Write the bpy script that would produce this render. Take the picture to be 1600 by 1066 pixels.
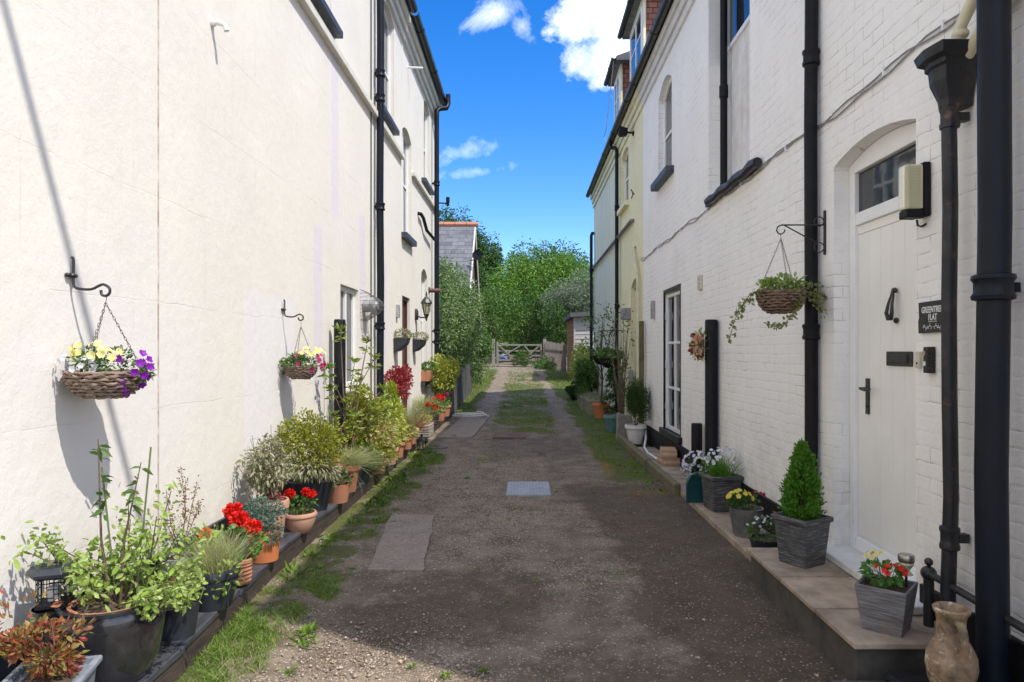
import bpy, math, random
import numpy as np
from mathutils import Vector, noise as mnoise
R = math.radians
rnd = random.Random(7); rng = np.random.default_rng(7)
for o in list(bpy.data.objects): bpy.data.objects.remove(o)
S = bpy.context.scene; COL = S.collection

# ---------- camera ----------
cam_d = bpy.data.cameras.new('camera'); cam = bpy.data.objects.new('camera', cam_d); COL.objects.link(cam)
cam.location = (0, 0, 1.55); cam.rotation_euler = (R(90), 0, 0)
cam_d.sensor_width = 36; cam_d.lens = 1068/1600*36; cam_d.shift_x = -20/1600; cam_d.shift_y = 15/1600
cam_d.clip_start = .05; cam_d.clip_end = 3000
S.camera = cam
# ---------- exposure ----------
S.view_settings.view_transform = 'Standard'; S.view_settings.look = 'None'
S.view_settings.exposure = 1.32; S.view_settings.gamma = 1
S.cycles.max_bounces = 10; S.cycles.diffuse_bounces = 6; S.cycles.transparent_max_bounces = 12
# ---------- sun ----------
SD = Vector((1, -.65, 1.8)).normalized()
sl = bpy.data.lights.new('sun', 'SUN'); sun = bpy.data.objects.new('sun', sl); COL.objects.link(sun)
sl.energy = 2.15; sl.angle = R(.5); sl.color = (1, .95, .87)
sun.rotation_euler = SD.to_track_quat('Z', 'Y').to_euler(); sun.location = (10, -8, 25)
# ---------- world ----------
W = bpy.data.worlds.new('World'); S.world = W; W.use_nodes = True
nt = W.node_tree; N = nt.nodes; LK = nt.links; N.clear()
def wn(t, **k):
    n = N.new(t)
    for a, b in k.items(): setattr(n, a, b)
    return n
def wm(op, a, b=None, c=None, clamp=False):
    n = N.new('ShaderNodeMath'); n.operation = op; n.use_clamp = clamp
    for i, x in enumerate((a, b, c)):
        if x is None: continue
        if isinstance(x, (int, float)): n.inputs[i].default_value = x
        else: LK.new(x, n.inputs[i])
    return n.outputs[0]
sky = wn('ShaderNodeTexSky', sky_type='NISHITA', sun_disc=False)
sky.sun_elevation = math.asin(SD.z); sky.sun_rotation = math.atan2(SD.x, SD.y)
sky.altitude = 0; sky.air_density = 1.0; sky.dust_density = .3; sky.ozone_density = 3.0
hsv = wn('ShaderNodeHueSaturation'); hsv.inputs['Hue'].default_value = .512; hsv.inputs['Saturation'].default_value = 1.42; hsv.inputs['Value'].default_value = .72
LK.new(sky.outputs[0], hsv.inputs['Color'])
tc = wn('ShaderNodeTexCoord'); sp = wn('ShaderNodeSeparateXYZ'); LK.new(tc.outputs['Generated'], sp.inputs[0])
ay = wm('MAXIMUM', sp.outputs[1], .05)
u = wm('DIVIDE', sp.outputs[0], ay); v = wm('DIVIDE', sp.outputs[2], ay)
cmb = wn('ShaderNodeCombineXYZ'); LK.new(u, cmb.inputs[0]); LK.new(v, cmb.inputs[1])
def wnoise(scale, detail, rough=.6, dist=0.0):
    n = wn('ShaderNodeTexNoise'); n.inputs['Scale'].default_value = scale; n.inputs['Detail'].default_value = detail
    n.inputs['Roughness'].default_value = rough; n.inputs['Distortion'].default_value = dist
    LK.new(cmb.outputs[0], n.inputs['Vector']); return n.outputs['Fac']
n1 = wnoise(17, 12, .64); n2 = wnoise(11, 10, .7, 1.2)
def cloud(u0, v0, a, b, nf, k, gain, rot=0, mx=1.0):
    du = wm('SUBTRACT', u, u0); dv = wm('SUBTRACT', v, v0); c, s = math.cos(rot), math.sin(rot)
    x = wm('ADD', wm('MULTIPLY', du, c/a), wm('MULTIPLY', dv, s/a)); y = wm('ADD', wm('MULTIPLY', du, -s/b), wm('MULTIPLY', dv, c/b))
    d = wm('SQRT', wm('ADD', wm('MULTIPLY', x, x), wm('MULTIPLY', y, y)))
    e = wm('ADD', wm('SUBTRACT', 1, d), wm('MULTIPLY', wm('SUBTRACT', nf, .5), k))
    return wm('MULTIPLY', wm('MULTIPLY', e, gain, clamp=True), mx)
cl = [cloud(.13, .50, .085, .085, n1, 2.0, 1.5), cloud(.115, .43, .07, .055, n1, 2.2, 1.3, 0, .95), cloud(.078, .475, .045, .04, n1, 2.2, 1.6, 0, .95),
      cloud(.21, .36, .05, .05, n1, 2.2, 1.5, 0, .8),
      cloud(-.035, .497, .06, .022, n2, 3.0, .9, .35, .6), cloud(-.002, .475, .02, .03, n2, 3.0, .9, .4, .5),
      cloud(-.09, .29, .045, .018, n1, 4.5, .7, .25, .42), cloud(-.075, .262, .055, .010, n1, 4.5, .7, .1, .36),
      cloud(-.5, .6, .3, .1, n2, 3, .8, .2, .8), cloud(.8, .5, .35, .15, n1, 2.4, 1, 0, .9)]
den = cl[0]
for c_ in cl[1:]: den = wm('MAXIMUM', den, c_)
den = wm('MULTIPLY', den, wm('GREATER_THAN', sp.outputs[1], .06))
n3 = wn('ShaderNodeTexNoise'); n3.inputs['Scale'].default_value = 2.6; n3.inputs['Detail'].default_value = 8; LK.new(tc.outputs['Generated'], n3.inputs['Vector'])   # unseen broken cloud overhead and behind the camera, added to brighten the fill
away = wm('MAXIMUM', wm('MULTIPLY', wm('SUBTRACT', sp.outputs[2], .56), 9, clamp=True), wm('MULTIPLY', wm('SUBTRACT', -.05, sp.outputs[1]), 9, clamp=True))
den = wm('MAXIMUM', den, wm('MULTIPLY', wm('MULTIPLY', wm('SUBTRACT', n3.outputs['Fac'], .40), 5, clamp=True), away))
mix = wn('ShaderNodeMix', data_type='RGBA'); LK.new(den, mix.inputs['Factor']); LK.new(hsv.outputs[0], mix.inputs['A'])
cr = wn('ShaderNodeMix', data_type='RGBA'); LK.new(n1, cr.inputs['Factor']); cr.inputs['A'].default_value = (3.2, 3.7, 5.2, 1); cr.inputs['B'].default_value = (7.6, 7.8, 8.4, 1)
LK.new(cr.outputs['Result'], mix.inputs['B'])
bg = wn('ShaderNodeBackground'); bg.inputs['Strength'].default_value = .142
LK.new(mix.outputs['Result'], bg.inputs['Color']); wo = wn('ShaderNodeOutputWorld'); LK.new(bg.outputs[0], wo.inputs[0])

# ================= material helpers =================
class NT:
    def __init__(s, name):
        s.m = bpy.data.materials.new(name); s.m.use_nodes = True; s.t = s.m.node_tree; s.n = s.t.nodes; s.l = s.t.links
        s.b = s.n['Principled BSDF']; s.out = s.n['Material Output']
        s.co = s.n.new('ShaderNodeTexCoord').outputs['Object']; s.geo = s.n.new('ShaderNodeNewGeometry')
    def _in(s, sock, x):
        if isinstance(x, (int, float)): sock.default_value = x
        elif isinstance(x, tuple): sock.default_value = x if len(x) == 4 or sock.type == 'VECTOR' else (*x, 1)
        else: s.l.new(x, sock)
    def math(s, op, a, b=0., c=None, clamp=False):
        n = s.n.new('ShaderNodeMath'); n.operation = op; n.use_clamp = clamp
        s._in(n.inputs[0], a); s._in(n.inputs[1], b)
        if c is not None: s._in(n.inputs[2], c)
        return n.outputs[0]
    def noise(s, scale, detail=4, rough=.55, vec=None, dist=0.):
        n = s.n.new('ShaderNodeTexNoise'); s._in(n.inputs['Vector'], vec or s.co); n.inputs['Scale'].default_value = scale
        n.inputs['Detail'].default_value = detail; n.inputs['Roughness'].default_value = rough; n.inputs['Distortion'].default_value = dist
        return n.outputs['Fac']
    def vmap(s, sc=(1, 1, 1), vec=None):
        n = s.n.new('ShaderNodeMapping'); s.l.new(vec or s.co, n.inputs['Vector']); n.inputs['Scale'].default_value = sc; return n.outputs[0]
    def voro(s, scale, feat='F1', out='Distance', vec=None, rand=1.):
        n = s.n.new('ShaderNodeTexVoronoi'); n.feature = feat; s._in(n.inputs['Vector'], vec or s.co); n.inputs['Scale'].default_value = scale
        n.inputs['Randomness'].default_value = rand; return n.outputs[out]
    def rng(s, x, a, b, c=0., d=1.):
        n = s.n.new('ShaderNodeMapRange'); s._in(n.inputs[0], x)
        for i, q in enumerate((a, b, c, d)): n.inputs[i+1].default_value = q
        return n.outputs[0]
    def mix(s, f, a, b, mode='MIX'):
        n = s.n.new('ShaderNodeMix'); n.data_type = 'RGBA'; n.blend_type = mode
        s._in(n.inputs['Factor'], f); s._in(n.inputs['A'], a); s._in(n.inputs['B'], b); return n.outputs['Result']
    def ramp(s, f, cols, const=False):
        n = s.n.new('ShaderNodeValToRGB'); r = n.color_ramp; s.l.new(f, n.inputs[0])
        if const: r.interpolation = 'CONSTANT'
        k = len(cols)
        while len(r.elements) < k: r.elements.new(.5)
        for i, c in enumerate(cols):
            r.elements[i].position = (i/k if const else i/max(1, k-1)); r.elements[i].color = (*c, 1)
        return n.outputs[0]
    def bump(s, h, strength=.3, dist=.01, prev=None):
        n = s.n.new('ShaderNodeBump'); s.l.new(h, n.inputs['Height']); n.inputs['Strength'].default_value = strength; n.inputs['Distance'].default_value = dist
        if prev: s.l.new(prev, n.inputs['Normal'])
        return n.outputs[0]
    def xyz(s):
        n = s.n.new('ShaderNodeSeparateXYZ'); s.l.new(s.co, n.inputs[0]); return n.outputs
    def fin(s, col, rough=.6, normal=None, metal=0., spec=None, coat=0.):
        s._in(s.b.inputs['Base Color'], col); s._in(s.b.inputs['Roughness'], rough); s._in(s.b.inputs['Metallic'], metal)
        if normal is not None: s.l.new(normal, s.b.inputs['Normal'])
        if spec is not None: s.b.inputs['Specular IOR Level'].default_value = spec
        if coat: s.b.inputs['Coat Weight'].default_value = coat; s.b.inputs['Coat Roughness'].default_value = .08
        return s.m

def M(name, c1, c2=None, rough=.6, metal=0., ns=14., bump=.25, bs=60., coat=0., dist=.004, sc=(1, 1, 1), spec=None):
    t = NT(name); c2 = c2 or tuple(x*.75 for x in c1); vec = t.vmap(sc)
    f = t.rng(t.noise(ns, 6, .65, vec), .35, .65)
    r = t.rng(t.noise(ns*2.3, 4, .6, vec), .3, .7, rough-.08, min(1, rough+.1))
    return t.fin(t.mix(f, c1, c2), r, t.bump(t.noise(bs, 4, .6, vec), bump, dist), metal, spec, coat)

def leafM(name, cols, rough=.5, trans=.3):
    t = NT(name); c = t.ramp(t.geo.outputs['Random Per Island'], cols)
    c = t.mix(t.rng(t.noise(9, 3), .3, .7, 0, .35), c, tuple(x*.8 for x in cols[0]))
    t.fin(c, rough, spec=.35)
    tr = t.n.new('ShaderNodeBsdfTranslucent'); t.l.new(c, tr.inputs[0]); mx = t.n.new('ShaderNodeMixShader'); mx.inputs[0].default_value = trans
    t.l.new(t.b.outputs[0], mx.inputs[1]); t.l.new(tr.outputs[0], mx.inputs[2]); t.l.new(mx.outputs[0], t.out.inputs[0]); return t.m

# ================= mesh helpers =================
class MB:
    def __init__(s): s.v = []; s.f = []
    def add(s, vs, fs):
        k = len(s.v); s.v += [tuple(p) for p in vs]; s.f += [tuple(i+k for i in q) for q in fs]; return s
    def box(s, x0, y0, z0, x1, y1, z1):
        return s.add([(x, y, z) for z in (z0, z1) for x, y in ((x0, y0), (x1, y0), (x1, y1), (x0, y1))],
                     [(0, 3, 2, 1), (4, 5, 6, 7), (0, 1, 5, 4), (1, 2, 6, 5), (2, 3, 7, 6), (3, 0, 4, 7)])
    def prism(s, poly, a0, a1, axis='x'):
        n = len(poly)
        def P(a, p): return (a, p[0], p[1]) if axis == 'x' else ((p[0], a, p[1]) if axis == 'y' else (p[0], p[1], a))
        return s.add([P(a0, p) for p in poly]+[P(a1, p) for p in poly],
                     [tuple(range(n))[::-1], tuple(range(n, 2*n))]+[(i, (i+1) % n, n+(i+1) % n, n+i) for i in range(n)])
    def tube(s, pts, r, n=10, cap=True, closed=False):
        pts = [Vector(p) for p in pts]; m = len(pts); rs = r if isinstance(r, (list, tuple)) else [r]*m
        ring = []; up = None
        for i, p in enumerate(pts):
            a = pts[(i-1) % m] if (i > 0 or closed) else p; b = pts[(i+1) % m] if (i < m-1 or closed) else p
            t = (b-a).normalized()
            if up is None: up = t.orthogonal().normalized()
            up = (up-t*up.dot(t)); up = up.normalized() if up.length > 1e-6 else t.orthogonal().normalized()
            w = t.cross(up)
            ring.append([p+(up*math.cos(2*math.pi*k/n)+w*math.sin(2*math.pi*k/n))*rs[i] for k in range(n)])
        vs = [q for rr in ring for q in rr]; fs = []
        for i in range(m if closed else m-1):
            j = (i+1) % m
            for k in range(n): fs.append((i*n+k, i*n+(k+1) % n, j*n+(k+1) % n, j*n+k))
        if cap and not closed: fs += [tuple(range(n))[::-1], tuple(range((m-1)*n, m*n))]
        return s.add(vs, fs)
    def lathe(s, prof, n=32, c=(0, 0), rot=0., wob=0.):
        vs = []; fs = []
        for j, (r, z) in enumerate(prof):
            for k in range(n):
                a = 2*math.pi*k/n+rot; q = r*(1+wob*math.sin(3*a+j)); vs.append((c[0]+q*math.cos(a), c[1]+q*math.sin(a), z))
        for j in range(len(prof)-1):
            for k in range(n): fs.append((j*n+k, j*n+(k+1) % n, (j+1)*n+(k+1) % n, (j+1)*n+k))
        fs += [tuple(range(n))[::-1], tuple(range((len(prof)-1)*n, len(prof)*n))]
        return s.add(vs, fs)
    def ball(s, c, r, n=10, m=7, sc=(1, 1, 1)):
        vs = [(c[0], c[1], c[2]-r*sc[2])]; fs = []
        for j in range(1, m):
            t = math.pi*j/m
            for k in range(n):
                a = 2*math.pi*k/n; vs.append((c[0]+r*sc[0]*math.sin(t)*math.cos(a), c[1]+r*sc[1]*math.sin(t)*math.sin(a), c[2]-r*sc[2]*math.cos(t)))
        vs.append((c[0], c[1], c[2]+r*sc[2])); L = len(vs)-1
        for k in range(n): fs.append((0, 1+(k+1) % n, 1+k)); fs.append((L, 1+(m-2)*n+k, 1+(m-2)*n+(k+1) % n))
        for j in range(m-2):
            for k in range(n): fs.append((1+j*n+k, 1+j*n+(k+1) % n, 1+(j+1)*n+(k+1) % n, 1+(j+1)*n+k))
        return s.add(vs, fs)
    def build(s, name, mat, parent=None, smooth=False, bevel=0., world=False, label=None):
        me = bpy.data.meshes.new(name); v = s.v
        if world and parent is not None:
            r = parent
            while r.parent: r = r.parent
            v = [(p[0]-r.location.x, p[1]-r.location.y, p[2]-r.location.z) for p in v]
        me.from_pydata(v, [], s.f); me.validate(); return link(name, me, mat, parent, smooth, bevel, label)

def link(name, me, mat, parent=None, smooth=False, bevel=0., label=None):
    me.materials.append(mat)
    o = bpy.data.objects.new(name, me); COL.objects.link(o)
    if parent is not None: o.parent = parent
    if smooth:
        me.polygons.foreach_set('use_smooth', [True]*len(me.polygons))
        try: me.set_sharp_from_angle(angle=R(38))
        except Exception: pass
    if bevel:
        b = o.modifiers.new('bevel', 'BEVEL'); b.width = bevel; b.segments = 2; b.limit_method = 'ANGLE'
    if label: o['label'] = label
    return o
def thing(name, label, cat, loc=(0, 0, 0), rz=0., group=None):
    o = bpy.data.objects.new(name, None); COL.objects.link(o); o.location = loc; o.rotation_euler = (0, 0, rz); o.empty_display_size = .1
    o['label'] = label; o['category'] = cat
    if group: o['group'] = group
    return o
def tag(o, label, cat, group=None):
    o['label'] = label; o['category'] = cat
    if group: o['group'] = group
    return o
def kind(o, k): o['kind'] = k; return o

# ---- leaf geometry, vectorised ----
def nrm(a): return a/np.maximum(np.linalg.norm(a, axis=1, keepdims=True), 1e-9)
def rdir(n): return nrm(rng.normal(size=(n, 3)))
class LV:
    def __init__(s): s.V = []; s.T = []; s.k = 0
    def _push(s, v, t, per):
        n = len(v)
        s.V.append(v.reshape(-1, 3)); s.T.append((t[None]+(np.arange(n)*per)[:, None, None]+s.k).reshape(-1, 3)); s.k += n*per
    def leaves(s, P, D, L, Wd, U=None, fold=.25, droop=.15, hi=True):
        n = len(P)
        if n == 0: return s
        L = np.broadcast_to(np.asarray(L, float).reshape(-1, 1), (n, 1)); Wd = np.broadcast_to(np.asarray(Wd, float).reshape(-1, 1), (n, 1))
        D = nrm(D); U = rdir(n) if U is None else U
        Sd = nrm(np.cross(D, U)); Nn = nrm(np.cross(Sd, D))
        if hi:
            zz = np.array([0, 0, 1.])*L*droop; curl = rng.uniform(-.12, .25, (n, 1))*L
            def q(t, w): b = P+D*L*t-zz*t*t-Nn*curl*t*t; return b-Nn*Wd*fold*w, b+Sd*Wd*w+Nn*Wd*fold*.35, b-Sd*Wd*w+Nn*Wd*fold*.35
            m1, l1, r1 = q(.25, .36); m2, l2, r2 = q(.58, .48); tp, _, _ = q(1., 0.)
            s._push(np.stack([P, l1, l2, tp, r2, r1, m1, m2], 1), np.array([[0, 6, 1], [1, 6, 7], [1, 7, 2], [2, 7, 3], [0, 5, 6], [5, 4, 7], [5, 7, 6], [4, 3, 7]]), 8); return s
        a = P; tip = P+D*L-np.array([0, 0, 1.])*L*droop; mid = P+D*L*.5-Nn*Wd*fold*.5
        l = P+D*L*.48+Sd*Wd*.5+Nn*Wd*fold*.5; r = P+D*L*.48-Sd*Wd*.5+Nn*Wd*fold*.5
        s._push(np.stack([a, l, tip, r, mid], 1), np.array([[0, 4, 1], [1, 4, 2], [0, 3, 4], [3, 2, 4]]), 5); return s
    def blades(s, P, D, L, Wd, droop=.4):
        n = len(P); D = nrm(D); L = np.broadcast_to(np.asarray(L, float).reshape(-1, 1), (n, 1)); Wd = np.broadcast_to(np.asarray(Wd, float).reshape(-1, 1), (n, 1))
        Sd = nrm(np.cross(D, rdir(n))); Z = np.array([0, 0, 1.]); H = D*np.array([1, 1, 0.])
        def pt(t): return P+D*L*t+H*L*droop*t*t-Z*L*droop*t*t*.6
        p0, p1, p2, p3 = pt(0), pt(.4), pt(.75), pt(1.)
        s._push(np.stack([p0-Sd*Wd*.5, p0+Sd*Wd*.5, p1-Sd*Wd*.45, p1+Sd*Wd*.45, p2-Sd*Wd*.3, p2+Sd*Wd*.3, p3], 1),
                np.array([[0, 1, 3], [0, 3, 2], [2, 3, 5], [2, 5, 4], [4, 5, 6]]), 7); return s
    def build(s, name, mat, parent=None, label=None):
        V = np.concatenate(s.V); T = np.concatenate(s.T); me = bpy.data.meshes.new(name)
        me.vertices.add(len(V)); me.vertices.foreach_set('co', V.astype(np.float32).ravel())
        me.loops.add(len(T)*3); me.loops.foreach_set('vertex_index', T.astype(np.int32).ravel())
        me.polygons.add(len(T)); me.polygons.foreach_set('loop_start', np.arange(0, len(T)*3, 3, dtype=np.int32))
        me.update(calc_edges=True); me.validate(); return link(name, me, mat, parent, label=label)

def spl(pts, k=4):   # Catmull-Rom through the points
    P = [Vector(p) for p in pts]; P = [P[0]*2-P[1]]+P+[P[-1]*2-P[-2]]; out = []
    for i in range(1, len(P)-2):
        for j in range(k):
            t = j/k; a, b, c, d = P[i-1:i+3]; out.append(.5*((2*b)+(c-a)*t+(2*a-5*b+4*c-d)*t*t+(3*b-a-3*c+d)*t**3))
    return out+[P[-2]]
def gh(y):  # the lane is level, then climbs gently towards the gate
    return 0 if y < 18.5 else (.046*(y-18.5) if y < 45 else 1.219)
# ================= materials of the setting =================
def wall_render(name, base, patches=()):
    t = NT(name); x, y, z = t.xyz()
    f = t.rng(t.noise(1.1, 6, .6), .35, .7)
    c = t.mix(f, base, (base[0]*.93, base[1]*.92, base[2]*.93)); c = t.mix(t.rng(t.noise(.55, 5, .6, dist=.6), .5, .6, 0, .5), c, (base[0]*.96, base[1]*.95, base[2]*1.05))
    for (y0, y1, z0, z1, col, k) in patches:
        wz = t.math('MULTIPLY', t.math('SUBTRACT', t.noise(5, 5), .5), .10)
        yy = t.math('ADD', y, wz); zz = t.math('ADD', z, wz)
        def box1(v, a, b): return t.math('MULTIPLY', t.rng(v, a-.02, a+.02), t.rng(v, b-.02, b+.02, 1, 0))
        m = t.math('MULTIPLY', t.math('MULTIPLY', box1(yy, y0, y1), box1(zz, z0, z1)), k)
        c = t.mix(m, c, col)
    st = t.rng(t.noise(3.0, 6, .7, t.vmap((1, 3, .35))), .56, .8, 0, .30)
    c = t.mix(st, c, tuple(q*.78 for q in base))
    drip = t.math('MULTIPLY', t.rng(t.noise(1, 6, .65, t.vmap((1, 9, .45))), .58, .74), t.rng(t.noise(1.3, 3), .45, .65, 0, .28)); c = t.mix(drip, c, (.56, .52, .44))
    low = t.math('MULTIPLY', t.rng(z, .15, .75, 1, 0), t.rng(t.noise(7, 6, .7), .42, .62))
    c = t.mix(t.math('MULTIPLY', low, .6), c, (.42, .38, .30))
    b1 = t.bump(t.noise(70, 5, .65), .35, .004); b2 = t.bump(t.noise(9, 5, .6), .4, .012, b1)
    br = t.n.new('ShaderNodeTexBrick'); cv = t.n.new('ShaderNodeCombineXYZ'); wv = t.math('MULTIPLY', t.noise(2.2, 6), .06)
    t.l.new(t.math('ADD', y, wv), cv.inputs[0]); t.l.new(t.math('ADD', z, wv), cv.inputs[1]); t.l.new(cv.outputs[0], br.inputs['Vector'])
    br.inputs['Scale'].default_value = 1; br.inputs['Brick Width'].default_value = 1.7; br.inputs['Row Height'].default_value = .62; br.inputs['Mortar Size'].default_value = .003; br.inputs['Mortar Smooth'].default_value = .2
    cm = t.math('MULTIPLY', br.outputs['Fac'], t.rng(t.noise(1.7, 4), .45, .6)); c = t.mix(t.math('MULTIPLY', cm, .32), c, (.5, .47, .40))
    b3 = t.bump(t.math('MULTIPLY', cm, -1), .5, .006, b2)
    return t.fin(c, .78, b3, spec=.25)

def wall_brick(name, base, dirt=.35):
    t = NT(name); x, y, z = t.xyz()
    w1 = t.math('MULTIPLY', t.math('SUBTRACT', t.noise(6, 5, .65), .5), .05); w2 = t.math('MULTIPLY', t.math('SUBTRACT', t.noise(4.1, 5, .65), .5), .045)
    cv = t.n.new('ShaderNodeCombineXYZ'); t.l.new(t.math('ADD', t.math('ADD', x, y), w1), cv.inputs[0]); t.l.new(t.math('ADD', z, w2), cv.inputs[1])
    def bk(ms, sm):
        br = t.n.new('ShaderNodeTexBrick'); t.l.new(cv.outputs[0], br.inputs['Vector'])
        br.inputs['Scale'].default_value = 1; br.inputs['Brick Width'].default_value = .226; br.inputs['Row Height'].default_value = .076
        br.inputs['Mortar Size'].default_value = ms; br.inputs['Mortar Smooth'].default_value = sm
        br.inputs['Color1'].default_value = (0, 0, 0, 1); br.inputs['Color2'].default_value = (1, 1, 1, 1); return br
    wide = bk(.014, 1.0); thin = bk(.0022, .5)
    per = wide.outputs['Color']
    f = t.rng(t.noise(1.3, 6, .6), .35, .7); c = t.mix(f, base, tuple(q*.93 for q in base))
    c = t.mix(t.math('MULTIPLY', t.rng(t.noise(12, 4), .4, .6), .12), c, (base[0]*.8, base[1]*.8, base[2]*.82))
    crack = t.math('MULTIPLY', thin.outputs['Fac'], t.rng(t.noise(3.2, 5, .7), .46, .62))
    c = t.mix(t.math('MULTIPLY', crack, .85), c, (.24, .21, .18))
    chips = t.math('MULTIPLY', t.rng(t.noise(16, 8, .72), .67, .70), t.rng(t.noise(1.9, 3), .5, .6))
    c = t.mix(t.math('MULTIPLY', chips, .7), c, (.42, .33, .27))
    low = t.math('MULTIPLY', t.rng(z, .3, 1.0, 1, 0), t.rng(t.noise(5, 6, .7), .42, .62))
    c = t.mix(t.math('MULTIPLY', low, dirt), c, (.40, .36, .27))
    st = t.rng(t.noise(2.2, 6, .7, t.vmap((1, 2.6, .3))), .55, .8, 0, .35); c = t.mix(st, c, tuple(q*.78 for q in base))
    h = t.math('ADD', t.math('MULTIPLY', wide.outputs['Fac'], -1.0), t.math('MULTIPLY', crack, -.6))
    b = t.bump(t.noise(26, 6, .7), .6, .008); b = t.bump(h, .20, .006, b); b = t.bump(t.noise(120, 3), .2, .002, b)
    return t.fin(c, .7, b, spec=.3)

cream = (.765, .73, .64)
L_ = (.66, .61, .70)
m_left = wall_render('cream_render', cream, [(4.02, 4.32, 1.0, 2.85, L_, .6), (4.66, 4.95, 3.1, 5.0, L_, .55), (5.95, 6.25, 2.2, 3.35, L_, .6), (2.3, 3.45, .4, 2.02, (.74, .72, .74), .6), (7.0, 7.7, 1.4, 2.9, L_, .4), (9.0, 9.5, 2, 4.4, (.72, .69, .74), .45), (5.3, 5.8, .7, 2.0, (.84, .81, .74), .5), (6.5, 7.1, 3.3, 4.7, (.84, .81, .74), .5)])
m_white = wall_brick('white_painted_brick', (.90, .88, .835))
m_yellow = wall_brick('yellow_painted_brick', (.84, .79, .50), .25)
m_pale = wall_brick('pale_cream_painted_brick', (.76, .74, .56), .2)
m_trimc = M('cream_trim_paint', (.72, .69, .60), (.62, .58, .48), .6, ns=6, bump=.15)
m_trimy = M('yellow_trim_paint', (.80, .76, .52), (.66, .62, .42), .6, ns=6, bump=.15)
m_trimw = M('white_trim_paint', (.74, .73, .70), (.60, .58, .54), .6, ns=6, bump=.2)
m_slate = None
def tiles(name, c1, c2, bw, rh, ms=.006, rough=.65, ax='yz'):
    t = NT(name); x, y, z = t.xyz(); cv = t.n.new('ShaderNodeCombineXYZ')
    t.l.new({'y': y, 'x': x}[ax[0]], cv.inputs[0]); t.l.new(z, cv.inputs[1])
    br = t.n.new('ShaderNodeTexBrick'); t.l.new(cv.outputs[0], br.inputs['Vector']); br.inputs['Scale'].default_value = 1
    br.inputs['Brick Width'].default_value = bw; br.inputs['Row Height'].default_value = rh; br.inputs['Mortar Size'].default_value = ms
    br.inputs['Color1'].default_value = (*c1, 1); br.inputs['Color2'].default_value = (*c2, 1); br.inputs['Mortar'].default_value = (.03, .03, .03, 1); br.inputs['Bias'].default_value = -.1
    c = t.mix(t.rng(t.noise(5, 6, .7), .5, .7, 0, .45), br.outputs['Color'], (.30, .29, .25))
    saw = t.math('FRACT', t.math('DIVIDE', z, rh))
    b = t.bump(t.math('ADD', saw, t.math('MULTIPLY', br.outputs['Fac'], -.5)), .6, .03); b = t.bump(t.noise(30, 5), .3, .01, b)
    return t.fin(c, rough, b)
m_slate = tiles('slate_tiles', (.085, .085, .10), (.15, .15, .165), .5, .17, ax='xz')
m_slatey = tiles('slate_roof', (.12, .12, .135), (.18, .18, .2), .3, .15)
m_redtile = tiles('red_hung_tiles', (.42, .14, .07), (.20, .09, .06), .17, .105, .008, ax='xz')
m_blackp = M('black_gloss_paint', (.004, .005, .009), (.008, .010, .015), .35, ns=8, bump=.12, bs=40, spec=.5)
m_pipe = M('weathered_black_pipe', (.004, .008, .018), (.010, .011, .014), .42, ns=5, bump=.25, bs=30, sc=(1, 1, .4), spec=.2)
m_rustpipe = None
t = NT('rusty_black_iron'); c = t.mix(t.rng(t.noise(9, 8, .7), .5, .62), (.007, .008, .012), (.022, .02, .02)); c = t.mix(t.rng(t.noise(6, 9, .75), .58, .66), c, (.16, .06, .025))
m_rustpipe = t.fin(c, t.rng(t.noise(8, 6), .3, .7, .28, .65), t.bump(t.noise(35, 6, .7), .4, .006))
m_blackm = M('matt_black_plastic', (.006, .0065, .008), (.012, .012, .014), .5, ns=9, bump=.2, spec=.2)
m_iron = M('black_wrought_iron', (.015, .015, .016), (.03, .028, .028), .45, ns=20, bump=.3)
m_upvc = M('white_plastic_frame', (.84, .84, .82), (.79, .79, .78), .35, ns=5, bump=.04)
m_door = M('cream_white_door_paint', (.86, .845, .79), (.82, .80, .74), .42, ns=3, bump=.06)
m_brown = M('dark_brown_door', (.10, .035, .025), (.07, .025, .02), .4)
m_sillb = M('blue_black_sill_paint', (.018, .028, .045), (.05, .06, .075), .5, ns=10, bump=.3)
t = NT('window_glass'); m_glass = t.fin((.02, .025, .03), .04, t.bump(t.noise(3, 2), .06, .02), spec=.9)
m_cream_pipe = M('cream_plastic_pipe', (.66, .62, .44), (.52, .48, .34), .45, ns=6)
m_grey = M('grey_plastic', (.36, .36, .36), (.28, .28, .28), .5)
m_creamp = M('aged_cream_plastic', (.62, .58, .46), (.5, .46, .36), .5)
m_wire = M('grey_cable', (.22, .21, .2), (.32, .3, .28), .6)

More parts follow.
